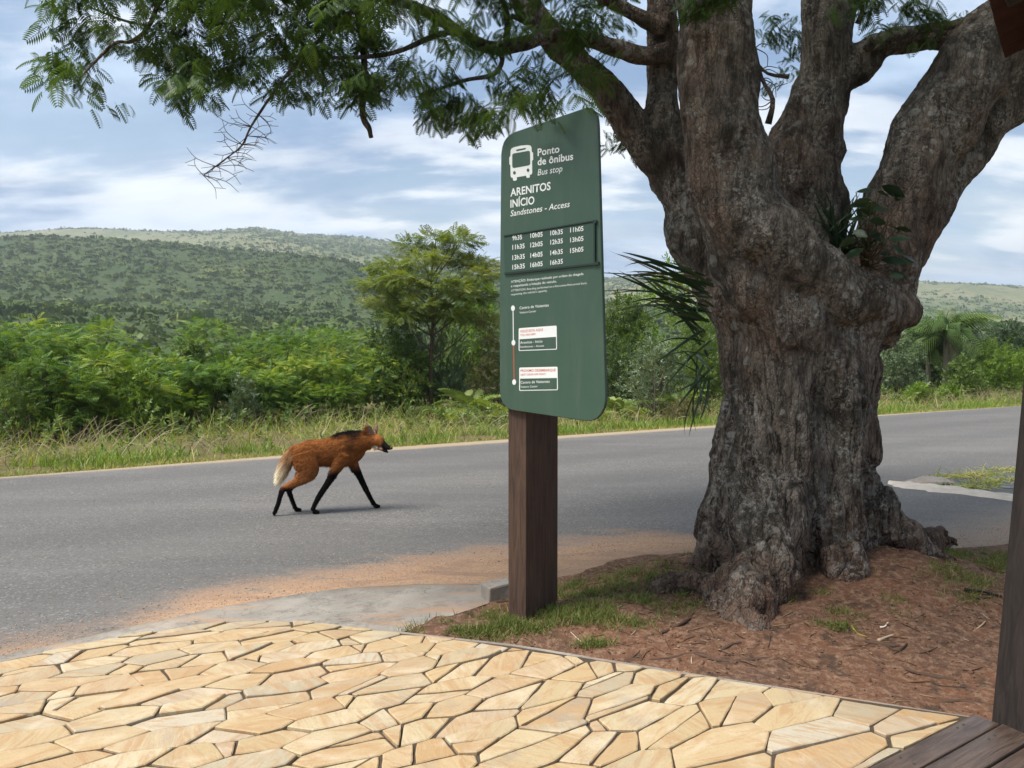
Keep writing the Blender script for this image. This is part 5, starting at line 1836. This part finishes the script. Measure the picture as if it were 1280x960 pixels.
wth([(-.06, 0, -.03, .055, .055), (-.01, 0, -.005, .068, .062), (.05, 0, -.015, .058, .054), (.095, 0, -.04, .040, .037), (.14, 0, -.062, .029, .028), (.185, 0, -.078, .024, .024), (.208, 0, -.084, .017, .018)])
wth([(.02, 0, -.075, .030, .034), (.085, 0, -.098, .019, .022), (.135, 0, -.115, .013, .017), (.172, 0, -.125, .009, .012)], 10)      # lower jaw, mouth ajar
wth([(-.01, .045, -.05, .032, .03), (-.005, -.045, -.05, .032, .03)], 8)
for s in (-1, 1):                                       # big ears
    A_ = np.array([hp(-.03, s * .036, .03), hp(-.035, s * .056, .085), hp(-.035, s * .070, .135), hp(-.033, s * .078, .168)])
    V_, Q_, T_ = tube_data(A_, [[.040, .016], [.050, .013], [.036, .010], [.008, .006]], 10, flat=tuple(hx * .75 + s * hy * .66)); mb.add(V_, Q_, T_)
LEG = {'nf': [(.20, -.075, .62, .085, .06), (.155, -.085, .52, .060, .042), (.10, -.085, .425, .036, .030), (.02, -.085, .30, .026, .022), (-.055, -.085, .185, .023, .021), (-.105, -.085, .09, .018, .017), (-.125, -.085, .042, .020, .019)],
       'ff': [(.27, .075, .62, .085, .06), (.295, .085, .53, .056, .042), (.325, .085, .455, .036, .030), (.385, .085, .32, .026, .022), (.435, .085, .21, .023, .021), (.485, .085, .11, .018, .017), (.52, .085, .045, .020, .018)],
       'nh': [(-.20, -.06, .64, .115, .06), (-.175, -.08, .54, .115, .055), (-.165, -.085, .445, .080, .042), (-.245, -.085, .365, .045, .030), (-.345, -.085, .315, .029, .022), (-.415, -.085, .275, .025, .020), (-.440, -.085, .22, .020, .017), (-.465, -.085, .13, .018, .016), (-.492, -.085, .06, .018, .017)],
       'fh': [(-.21, .06, .64, .11, .06), (-.20, .08, .53, .10, .052), (-.195, .085, .43, .065, .04), (-.265, .085, .345, .040, .028), (-.335, .085, .275, .027, .021), (-.365, .085, .235, .023, .019), (-.345, .085, .16, .019, .016), (-.315, .085, .075, .017, .016), (-.305, .085, .04, .019, .018)]}
for k_, L_ in LEG.items():
    wt([q[:3] + (q[3] * (1.32 if q[2] < .47 else 1.06), q[4] * (1.32 if q[2] < .47 else 1.06)) for q in L_], 10)
PAW = {'nf': ((-.125, -.085, .030), (-.055, -.085, .017)), 'ff': ((.515, .085, .030), (.585, .085, .018)), 'fh': ((-.31, .085, .030), (-.24, .085, .017)), 'nh': ((-.490, -.085, .055), (-.515, -.085, .014))}
for k_, (a_, b_) in PAW.items():
    a_, b_ = np.array(a_), np.array(b_)
    wt([tuple(a_) + (.020, .020), tuple(a_ * .5 + b_ * .5) + (.021, .025), tuple(b_) + (.013, .022)], 10, 3)
TAIL = np.array([(-.26, 0, .70), (-.315, 0, .655), (-.36, 0, .58), (-.40, 0, .49), (-.435, 0, .41), (-.465, 0, .335)])
wt([tuple(p) + (r_, r_) for p, r_ in zip(TAIL, (.042, .052, .060, .060, .046, .016))], 12)
me = remesh(mb, 'body', 0.0080, 2, 0.5)
V, Nv = get_vn(me)
V += Nv * (0.004 * fbm(V * 22, 4, 3))[:, None] * sstep(.3, .5, V[:, 2])[:, None]


def seg_d(P_, poly):
    best = np.full(len(P_), 9.0); par = np.zeros(len(P_)); n_ = len(poly) - 1
    for i in range(n_):
        a_, b_ = np.array(poly[i]), np.array(poly[i + 1]); ab = b_ - a_
        t_ = np.clip(((P_ - a_) @ ab) / (ab @ ab), 0, 1); d_ = np.linalg.norm(P_ - a_ - t_[:, None] * ab, axis=1)
        k = d_ < best; best[k] = d_[k]; par[k] = (i + t_[k]) / n_
    return best, par


def coat(P_):
    n_ = len(P_); z = P_[:, 2]
    nz = vnoise(P_ * [14, 20, 20], 3) * .5 + vnoise(P_ * 45, 8) * .35
    rust = np.array([.245, .088, .027]); C_ = rust * (1 + .28 * nz[:, None])
    def put(mask, c):
        nonlocal C_
        C_ = C_ * (1 - mask[:, None]) + np.array(c) * mask[:, None]
    put(np.clip((.56 - z) * 3.2, 0, .45), (.25, .10, .04))                      # paler belly side
    blk = np.array([.007, .006, .0055])
    for k in ('nf', 'ff'):
        d_, p_ = seg_d(P_, [q[:3] for q in LEG[k]]); put(sstep(.10, .05, d_) * sstep(.50, .39, z + .03 * nz), blk)
    for k in ('nh', 'fh'):
        d_, p_ = seg_d(P_, [q[:3] for q in LEG[k]]); put(sstep(.10, .05, d_) * sstep(.315, .255, z + .03 * nz), blk)
    for k in PAW:
        d_, p_ = seg_d(P_, PAW[k]); put(sstep(.06, .04, d_), blk)
    d_, p_ = seg_d(P_, TAIL)
    tl = sstep(.10, .075, d_) * sstep(.10, .3, p_)
    put(tl * .8, (.36, .20, .10)); put(tl * sstep(.38, .82, p_), (.80, .68, .47))
    d_, p_ = seg_d(P_, [(.15, 0, .85), (.24, 0, .85), (.31, -.005, .85)])
    put(sstep(.145, .06, d_ + .035 * nz), blk)
    d_, p_ = seg_d(P_, [(.30, -.09, .82), (.27, -.11, .70)])
    put(sstep(.07, .02, d_ + .02 * nz) * .6, (.05, .025, .014))
    q = P_ - H0; a_ = q @ hx; c_ = q @ hz; b_ = q @ hy
    head = (a_ > -.08) & (np.abs(b_) < .12) & (P_[:, 0] > .42)
    put(head * sstep(.085, .125, a_ + .02 * nz), (.010, .008, .007))
    put(head * sstep(.055, .035, np.linalg.norm(q - hx * .015 + hz * .085, axis=1)), (.62, .55, .46))
    put(head * sstep(.03, .02, np.linalg.norm(q - hx * .085 + hz * .085 + hy * .0, axis=1)) * .6, (.5, .42, .35))
    # ear insides face forward
    put(head * sstep(.055, .075, c_) * sstep(-.035, -.027, a_) * .8, (.30, .22, .17))
    return np.clip(C_, .004, 1)


C = coat(V)
Vb, Fb = V, None
t = NT('wolf_coat', 0.9, 0.05)
a_ = t.attr('coat', 'Color')
n_ = t.noise(t.co((6, 24, 24)), 9, 5, 0.7)
t.col(t.mix(1.0, a_, t.ramp(n_, [(0.2, 0.62), (0.8, 1.3)]), 'MULTIPLY')); t.bump(n_, .5, .008)
M_COAT = t.m
me.vertices.foreach_set('co', V.astype(np.float32).ravel())
at_ = me.attributes.new('coat', 'FLOAT_COLOR', 'POINT'); cc = np.ones((len(V), 4), np.float32); cc[:, :3] = C; at_.data.foreach_set('color', cc.ravel())
me.polygons.foreach_set('use_smooth', np.ones(len(me.polygons), bool)); me.materials.clear(); me.materials.append(M_COAT); me.update()
link('body', me, wolf)
# fur: short blades lying back over the coat, long on mane and tail
fr = np.random.default_rng(4)
idx = fr.choice(len(V), 26000)
P_ = V[idx] + fr.normal(0, .002, (len(idx), 3)); N_ = Nv[idx]; z = P_[:, 2]
qh = P_ - H0
dm, _ = seg_d(P_, [(.15, 0, .85), (.28, 0, .86), (.40, -.01, .86)]); dt, pt = seg_d(P_, TAIL)
leglow = sstep(.44, .34, z) * (dt > .09)
fl = np.where(dm < .10, .034, np.where(dt < .085, .055, .028)) * fr.uniform(.6, 1.2, len(P_)) * (1 - .62 * leglow)
face = (qh @ hx > .03) & (P_[:, 0] > .45); fl[face] *= .25
flow = np.tile([-.9, 0, -.35], (len(P_), 1)); flow[dt < .085] = (-.6, 0, -.9); flow[dm < .08] = (-.95, 0, .05); flow[leglow > .5] = (0, 0, -1)
D_ = flow + N_ * np.where(dm < .08, .38, .40)[:, None] + fr.normal(0, .18, (len(P_), 3))
tv, tq = t_blade(1.0, .12)
Vf, Qf, _ = scatter((tv, tq), P_, D_, np.stack([fl, np.full(len(fl), .0023), fl], 1), np.zeros(len(P_)), up=N_, rng=fr, roll=.1)
Cf = np.repeat(coat(P_) * fr.uniform(.55, 1.45, (len(P_), 1)), len(tv), 0)
o = link('fur', mesh_np('fur', Vf, Qf, M_COAT, True, None, np.clip(Cf, 0, 1)), wolf); o['kind'] = 'stuff'
M_EYE = m_plain('wolf_eye', (.03, .015, .006), .08, .6, .1, 30, 0); M_NOSE = m_plain('wolf_nose', (.008, .007, .007), .3, .4, .1, 30, 0)


def ball(name, c, r_, mat, sc=(1, 1, 1), parent=wolf):
    bm_ = bmesh.new(); bmesh.ops.create_icosphere(bm_, subdivisions=2, radius=r_)
    for v_ in bm_.verts:
        v_.co = Vector((v_.co.x * sc[0], v_.co.y * sc[1], v_.co.z * sc[2])) + Vector(c)
    m_ = bpy.data.meshes.new(name); bm_.to_mesh(m_); bm_.free(); m_.materials.append(mat)
    for p_ in m_.polygons:
        p_.use_smooth = True
    return link(name, m_, parent)


for s in (-1, 1):
    ball('eye', hp(.072, s * .036, -.008), .0105, M_EYE)
ball('nose', hp(.214, 0, -.080), .018, M_NOSE, (1, 1, .85))

# ================================================================== PAVILION: POST, EAVE, DECK
M_DARKWOOD = wood_mat('weathered_dark_timber', (0.012, 0.009, 0.0075), (0.030, 0.022, 0.019), 0.75)
M_DECKW = None
ddir = np.array([dd[0], dd[1], 0.0]); dn = np.array([-dd[1], dd[0], 0.0])
if dn[0] < 0:
    dn = -dn
rz = math.atan2(dd[1], dd[0])
M_DECKW = wood_mat('deck_timber', (0.040, 0.027, 0.021), (0.10, 0.069, 0.053), 0.38, (1.2, 16, 16), 0.5)
pb = gp(1262, 912)
pav = thing('pavilion', 'dark timber pavilion corner with leaning post and tiled eave', 'pavilion', (pb[0], pb[1], 0.0))
# post leaning slightly outwards
mb = MB()
V_, Q_ = box_data((0, 0, 1.6), (0.165, 0.165, 3.3))
c_, s_ = math.cos(R(24)), math.sin(R(24))
V_ = V_ @ np.array([[c_, s_, 0], [-s_, c_, 0], [0, 0, 1]])
V_[:, 0] += 0.055 + V_[:, 2] * 0.072
mb.add(V_, Q_)
me = mb.mesh('post', M_DARKWOOD, False); bevel_mesh(me, 0.012, 2)
link('post', me, pav)
# eave: rafter end, batten and clay tiles
M_TILE = m_plain('clay_tile', (0.045, 0.018, 0.014), 0.85, 0.15, 0.4, 18, 0.4)


def beam(name, a, b, w, h, mat):
    a, b = np.array(a), np.array(b); L_ = np.linalg.norm(b - a); x = (b - a) / L_
    y = np.cross([0, 0, 1], x); y /= np.linalg.norm(y); z = np.cross(x, y)
    V_, Q_ = box_data((0, 0, 0), (L_, w, h)); V_ = V_ @ np.array([x, y, z]) + (a + b) / 2
    m_ = MB().add(V_ - np.array(pav.location), Q_).mesh(name, mat, False); bevel_mesh(m_, .006, 1)
    return link(name, m_, pav)


tipb = at(1240, -8, 2.75)
run = np.array([0.80, -0.62, 0.30]); run /= np.linalg.norm(run)
beam('rafter', tipb + run * .03, tipb + run * 2.2, .075, .13, M_DARKWOOD)
side = np.array([0.60, 0.80, 0.0])
beam('fascia_board', tipb + run * .16 - side * .25 + [0, 0, .085], tipb + run * .16 + side * 1.4 + [0, 0, .085], .03, .10, M_DARKWOOD)
beam('barge_board', tipb + run * -.02 - side * .10 + [0, 0, .10], tipb + run * 2.2 - side * .10 + [0, 0, .10], .03, .24, M_DARKWOOD)
tl = []
for i in range(9):
    a_ = np.linspace(0.12, math.pi - .12, 9)
    for j in range(2):
        pass
ang = np.linspace(0.1, math.pi - .1, 9)
up_ = np.cross(run, side); up_ /= np.linalg.norm(up_)
if up_[2] < 0:
    up_ = -up_
for i in range(0, 7):
    for j in range(4):
        o0 = tipb + side * (i * .165 + .03) + run * (.0 + j * .36) + up_ * (.125 + .012 * j) + np.array([0, 0, random.gauss(0, .004)])
        V_ = []
        for L_, r_ in ((0, .088), (.42, .075)):
            for rr_k in (0, -.013):
                for a in ang:
                    V_.append(o0 + run * L_ + side * math.cos(a) * (r_ + rr_k) + up_ * math.sin(a) * (r_ + rr_k) * .8)
        k = len(ang); Q_ = []
        for q in range(k - 1):
            Q_ += [[q, q + 1, 2 * k + q + 1, 2 * k + q], [k + q + 1, k + q, 3 * k + q, 3 * k + q + 1], [q + 1, q, k + q, k + q + 1], [2 * k + q, 2 * k + q + 1, 3 * k + q + 1, 3 * k + q]]
        Q_ += [[0, 2 * k, 3 * k, k], [k - 1, 2 * k - 1, 4 * k - 1, 3 * k - 1]]
        link('roof_tile', mesh_np('roof_tile', np.array(V_) - np.array(pav.location), np.array(Q_), M_TILE), pav)
# deck planks
deck = thing('timber_deck', 'dark brown timber deck boards along the paving edge', 'deck', (DECK_A[0], DECK_A[1], 0.0), rz)
y0 = 0.012
sgn = -1.0 if (np.array([-math.sin(rz), math.cos(rz)]) @ dn[:2]) < 0 else 1.0
for i, (w, s0, zt) in enumerate([(.105, .0, .022), (.125, -.02, .026), (.125, -.25, .024), (.13, -.28, .027), (.13, -.3, .024), (.13, -.3, .026)]):
    V_, Q_ = box_data(((4.0 + s0) / 2, sgn * (y0 + w / 2), zt - .035), (4.0 - s0, w, .07))
    m_ = MB().add(V_, Q_).mesh('plank', M_DECKW, False); bevel_mesh(m_, .007, 2)
    o = link('plank', m_, deck)
    for xx in (.14, .19, .62, 1.1, 1.6):
        for yy in (.25, .75):
            if xx > .5 or yy < .5:
                V_, Q_, T_ = tube_data([(xx, sgn * (y0 + w * yy), zt - .002), (xx, sgn * (y0 + w * yy), zt + .0025)], [.006, .005], 8)
                link('bolt', MB().add(V_, Q_, T_).mesh('bolt', M_DARKG), o)
    y0 += w + .011

# ================================================================== SMALL THINGS ON THE GROUND
c_ = gp(622, 757, -0.05)
V_, Q_ = box_data((0, 0, .03), (.19, .14, .17)); V_ += fr.normal(0, .006, V_.shape)
m_ = MB().add(V_, Q_).mesh('concrete_block', M_CONC, False); bevel_mesh(m_, .012, 2)
o = tag(link('concrete_block', m_), 'small rough concrete kerb block at the gutter end beside the sign post', 'block')
o.location = tuple(c_ + [0, .12, 0]); o.rotation_euler = (0, 0, R(25))

# broken concrete drain lip with dark puddle on the right
cl = [gp(x, y, ROAD_Z) for x, y in [(1112, 604), (1140, 607), (1175, 611), (1215, 616), (1262, 622), (1330, 630)]]
P_ = catmull(np.array(cl), 4)
mb = MB()
prof = [(-.34, -.02), (-.22, .022), (0, .034), (.22, .03), (.36, -.02)]
wd = np.interp(np.linspace(0, 1, len(P_)), [0, .15, .5, 1], [.35, .9, 1, .55]) * fr.uniform(.7, 1.2, len(P_))
T_ = np.gradient(P_, axis=0); T_ /= np.linalg.norm(T_, axis=1)[:, None]; S_ = np.cross(T_, [0, 0, 1])
V_ = np.concatenate([[P_[i] + S_[i] * a * wd[i] + [0, 0, b + .008 * math.sin(i * 2.1 + j)] for j, (a, b) in enumerate(prof)] for i in range(len(P_))])
k = len(prof); Q_ = [[i * k + j, (i + 1) * k + j, (i + 1) * k + j + 1, i * k + j + 1] for i in range(len(P_) - 1) for j in range(k - 1)]
M_PALE = m_plain('pale_concrete', (.44, .39, .33), .9, .15, .4, 6, .5)
tag(link('drain_lip', mesh_np('drain_lip', V_, np.array(Q_), M_PALE)), 'long pale concrete drain lip on the side road by the dark post', 'kerb')
mb = MB()
for (x, y, rx, h) in [(1150, 603, .22, .07), (1166, 601, .2, .09), (1130, 602, .16, .05)]:
    pass
bm_ = bmesh.new(); bmesh.ops.create_icosphere(bm_, subdivisions=3, radius=1.0)
for v_ in bm_.verts:
    q = 1 + .18 * float(vnoise(np.array([[v_.co.x * 2, v_.co.y * 2, v_.co.z * 2]]), 3)[0])
    v_.co = Vector((v_.co.x * .34 * q, v_.co.y * .20 * q, v_.co.z * .085 * q))
m_ = bpy.data.meshes.new('rubble'); bm_.to_mesh(m_); bm_.free(); m_.materials.append(M_CONC)
o = tag(link('rubble_heap', m_), 'low heap of pale gravel against the drain lip', 'heap'); o.location = tuple(gp(1163, 604, ROAD_Z)); o.rotation_euler = (0, 0, R(15))
t = NT('dark_puddle', 0.12, 0.5); t.col((0.022, 0.019, 0.015)); t.rough(t.mp(t.noise(t.co(), 6, 4), .3, .7, .05, .5)); M_PUD = t.m
pp = [gp(x, y, ROAD_Z + .006) for x, y in [(1170, 604), (1180, 599.5), (1200, 598), (1222, 597), (1240, 596), (1262, 594), (1290, 594), (1290, 612), (1262, 610), (1240, 608), (1225, 609.5), (1205, 610), (1185, 608)]]
kind(link('puddle', mesh_np('puddle', pp + [np.mean(pp, 0)], np.array([[i, (i + 1) % len(pp), len(pp)] for i in range(len(pp))]), M_PUD)), 'structure')
# loose gravel and grit washed along the road's near edge
n = 5200
a_ = fr.uniform(-1.0, 9.5, n); o_ = np.abs(fr.normal(0, .42, n))
nb_ = np.interp(a_, [-1, .4, 1.2, 3, 4.6, 6.2, 7, 9.5], [5.05, 5.0, 5.2, 5.2, 4.8, 3.7, 3.3, 2.6])
q = a_[:, None] * E + (nb_ + o_ - .1)[:, None] * Nn
oc = np.array([(1, 0, 0), (-1, 0, 0), (0, 1, 0), (0, -1, 0), (0, 0, .7), (0, 0, -.7)], float)
of = np.array([[0, 2, 4], [2, 1, 4], [1, 3, 4], [3, 0, 4], [2, 0, 5], [1, 2, 5], [3, 1, 5], [0, 3, 5]])
Vg, Qg, tg = scatter((oc, of), np.c_[q, np.full(n, ROAD_Z + .002)], fr.normal(0, 1, (n, 3)), fr.uniform(.0015, .005, n) * np.where(fr.random(n) < .04, 2.0, 1), np.clip(fr.normal(.5, .28, n), 0, 1), rng=fr)
kind(link('road_gravel', mesh_np('road_gravel', Vg, Qg, m_leaf('grit', [(0, (.16, .10, .065)), (.5, (.34, .22, .14)), (1, (.52, .42, .33))], 0.0, .9, .1), False, tg)), 'stuff', 'loose gravel and grit along the near edge of the road', 'gravel')
# straw and weeds round the puddle
n = 1100
i0 = fr.integers(0, 6, n)
AA = [(1195, 596.5), (1225, 594), (1260, 588), (1215, 609), (1240, 604), (1275, 600)]
P_ = np.array([gp(AA[i][0] + fr.normal(0, 16), AA[i][1] + fr.normal(0, 1.5), ROAD_Z) for i in i0])
Vb, Qb, tb2 = scatter(t_blade(1, .4), P_, np.c_[fr.normal(0, 1, (n, 2)), np.full(n, .45)], np.stack([fr.uniform(.06, .2, n), np.full(n, .006), fr.uniform(.06, .2, n)], 1), np.clip(fr.normal(.8, .18, n), 0, 1), rng=fr)
kind(link('straw_tufts', mesh_np('straw_tufts', Vb, Qb, ML['grass'], True, tb2)), 'stuff', 'pale straw and weeds round the dark puddle', 'straw')


# lawn patches, leaf litter, twigs on the soil
def on_bed(px, py):
    g_ = gp(px, py, 0.0)
    for _ in range(3):
        g_ = gp(px, py, float(bedz(g_[0], g_[1])))
    return g_


patches = [(560, 786, .30, .14, 2600), (640, 776, .22, .14, 2000), (700, 775, .32, .16, 3200), (760, 772, .25, .16, 2000), (610, 790, .28, .08, 1500), (730, 735, .3, .2, 1100), (790, 715, .25, .25, 1100), (740, 806, .10, .04, 450), (842, 692, .35, .25, 900),
           (700, 738, .35, .25, 2600), (770, 745, .35, .22, 2600), (815, 728, .3, .25, 2200), (680, 762, .3, .12, 2000), (835, 760, .2, .12, 700), (1225, 700, .55, .35, 6500), (1200, 722, .3, .2, 1200), (1228, 750, .14, .09, 500), (1100, 745, .16, .07, 420), (1050, 738, .08, .05, 220), (1090, 770, .14, .06, 420), (1045, 785, .11, .06, 380), (1040, 765, .1, .05, 200), (985, 742, .08, .06, 260), (1030, 722, .1, .05, 220), (1290, 705, .6, .5, 3000)]
PP, TT = [], []
for x, y, rx, ry, n in patches:
    c0 = on_bed(x, y)
    q = np.c_[c0[0] + fr.normal(0, rx * .6, n), c0[1] + fr.normal(0, ry * .6, n)]
    g = vnoise(np.c_[q * 7, np.zeros(n)], 66)
    k = fr.random(n) < .38 + .65 * g
    q = q[k]
    q = q[side_of_patio(q[:, 0], q[:, 1]) > .05]
    PP.append(np.c_[q, bedz(q[:, 0], q[:, 1]) - .004])
PP = np.concatenate(PP); n = len(PP)
a_ = PP[:, 0] * E[0] + PP[:, 1] * E[1]; n2_ = PP[:, 0] * Nn[0] + PP[:, 1] * Nn[1]
k = n2_ < np.interp(a_, [q[0] for q in near], [q[1] for q in near]) - .12
PP = PP[k]; n = len(PP)
hh = fr.uniform(.022, .065, n)
Vb, Qb, tb2 = scatter(t_blade(1, .45), PP, np.c_[fr.normal(0, .65, (n, 2)), np.ones(n)], np.stack([hh, np.full(n, .0024), hh], 1), np.clip(fr.normal(.55, .26, n), 0, 1), up=fr.normal(size=(n, 3)), rng=fr)
kind(link('lawn_grass', mesh_np('lawn_grass', Vb, Qb, ML['lawn'], True, tb2)), 'stuff', 'thin patches of short grass on the soil round sign and tree', 'grass')

M_LIT = m_leaf('dead_leaf', [(0, (.06, .038, .022)), (.4, (.13, .075, .042)), (.75, (.24, .155, .09)), (1, (.46, .38, .28))], .05, .8, .1, ycol=(1, 1, 1))
n = 5200
q = np.c_[fr.uniform(-.2, 4.2, n), fr.uniform(3.2, 6.4, n)]
q = q[(side_of_patio(q[:, 0], q[:, 1]) > .04)]; q = q[fr.random(len(q)) < .45 + .5 * vnoise(np.c_[q * 2.2, q[:, 0] * 0], 91)]
n2_ = q @ Nn; k = n2_ < np.interp(q @ E, [z_[0] for z_ in near], [z_[1] for z_ in near]) - .1; q = q[k]; n = len(q)
P_ = np.c_[q, bedz(q[:, 0], q[:, 1]) + .004]
Vb, Qb, tb2 = scatter(t_leaf(.22, .1, -.1), P_, np.c_[fr.normal(0, 1, (n, 2)), fr.normal(0, .15, n)], fr.uniform(.010, .034, n), np.clip(fr.normal(.45, .25, n), 0, 1), rng=fr, roll=.25)
kind(link('leaf_litter', mesh_np('leaf_litter', Vb, Qb, M_LIT, False, tb2)), 'stuff', 'dead leaves strewn over the red soil under the tree', 'litter')
mb = MB()
for i in range(420):
    x, y = fr.uniform(-.1, 4.0), fr.uniform(3.3, 6.0)
    if side_of_patio(x, y) < .06 or np.array([x, y]) @ Nn > 4.4:
        continue
    a_ = fr.uniform(0, 6.28); L_ = fr.uniform(.03, .16); c3 = fr.normal(0, .2)
    s_ = np.linspace(-.5, .5, 4); X_ = x + L_ * s_ * math.cos(a_) - c3 * L_ * s_ ** 2 * math.sin(a_); Y_ = y + L_ * s_ * math.sin(a_) + c3 * L_ * s_ ** 2 * math.cos(a_)
    V_, Q_, T_ = tube_data(np.c_[X_, Y_, bedz(X_, Y_) + .004], np.array([.002, .003, .003, .0015]) * fr.uniform(.6, 1.2), 4)
    mb.add(V_, Q_, T_, float(np.clip(fr.normal(.4, .3), 0, 1)))
kind(link('twig_litter', mb.mesh('twig_litter', M_LIT, True, True)), 'stuff', 'small twigs scattered on the soil under the tree', 'twigs')
# clods of soil and pebbles
n = 2600
q = np.c_[fr.uniform(-.1, 4.2, n), fr.uniform(3.2, 5.6, n)]
q = q[(side_of_patio(q[:, 0], q[:, 1]) > .05) & (q @ Nn < 4.3)]; n = len(q)
ico = bmesh.new(); bmesh.ops.create_icosphere(ico, subdivisions=1, radius=1.0)
iv = np.array([v_.co for v_ in ico.verts]) * [1, .8, .6]; ifc = np.array([[v_.index for v_ in f.verts] for f in ico.faces]); ico.free()
s_ = fr.uniform(.003, .013, n) * np.where(fr.random(n) < .06, 1.9, 1)
Vb, Qb, tb2 = scatter((iv, ifc), np.c_[q, bedz(q[:, 0], q[:, 1])], fr.normal(0, 1, (n, 3)), s_, np.zeros(n), rng=fr)
kind(link('soil_clods', mesh_np('soil_clods', Vb, Qb, M_SOIL, True)), 'stuff', 'clods and crumbs of red soil', 'clods')
# a few sticks one can pick out
M_STICK = m_plain('bleached_stick', (.40, .31, .21), .85, .1, .25, 30, .2); M_YEL = m_plain('yellow_pod', (.30, .22, .055), .7, .2, .2, 20, .1); M_WHITEB = m_plain('pale_curl', (.62, .55, .46), .8, .1, .12, 20, .1)
for pts, r_, mat, lab, cat in [([(1098, 802), (1108, 798), (1117, 795)], .009, M_STICK, 'short bleached stick lying on soil right of the central root', 'stick'),
                               ([(1100, 785), (1106, 784), (1110, 779)], .006, M_WHITEB, 'small curled pale bark strip on the soil', 'bark strip'),
                               ([(1064, 783), (1072, 793), (1084, 797)], .006, M_YEL, 'curved yellow seed pod on soil below the trunk', 'seed pod'),
                               ([(1206, 738), (1228, 741), (1252, 747)], .010, M_DARKWOOD, 'dark stick lying across the soil beside the post', 'stick'),
                               ([(1216, 790), (1226, 783), (1232, 777)], .005, M_STICK, 'thin pale stick on the soil close to the dark post', 'stick'),
                               ([(1118, 820), (1128, 812), (1134, 806)], .007, M_DARKWOOD, 'short dark stick poking from the soil right of the trunk', 'stick')]:
    P_ = catmull(np.array([on_bed(x, y) + [0, 0, r_ * .8] for x, y in pts]), 4)
    b0 = P_[0].copy()
    o = tag(link(cat.replace(' ', '_'), MB().tube(P_ - b0, np.linspace(r_, r_ * .6, len(P_)), 7, wob=.1).mesh(cat, mat)), lab, cat); o.location = tuple(b0)

# ================================================================== HAZE
bm_ = bmesh.new(); bmesh.ops.create_cube(bm_, size=1.0)
for v_ in bm_.verts:
    v_.co = Vector((v_.co.x * 10400, v_.co.y * 10400, (v_.co.z + .5) * 560 - 190))
m_ = bpy.data.meshes.new('haze'); bm_.to_mesh(m_); bm_.free()
hm = bpy.data.materials.new('haze_air'); hm.use_nodes = True
nt = hm.node_tree; nt.nodes.clear()
pv = nt.nodes.new('ShaderNodeVolumePrincipled'); pv.inputs['Color'].default_value = (.80, .88, 1, 1); pv.inputs['Density'].default_value = HAZE_DENS
pv.inputs['Anisotropy'].default_value = 0.2
ou = nt.nodes.new('ShaderNodeOutputMaterial'); nt.links.new(pv.outputs[0], ou.inputs['Volume'])
m_.materials.append(hm)
if HAZE_DENS > 0:
    kind(link('haze', m_), 'stuff', 'thin pale haze over the distant hills', 'haze')
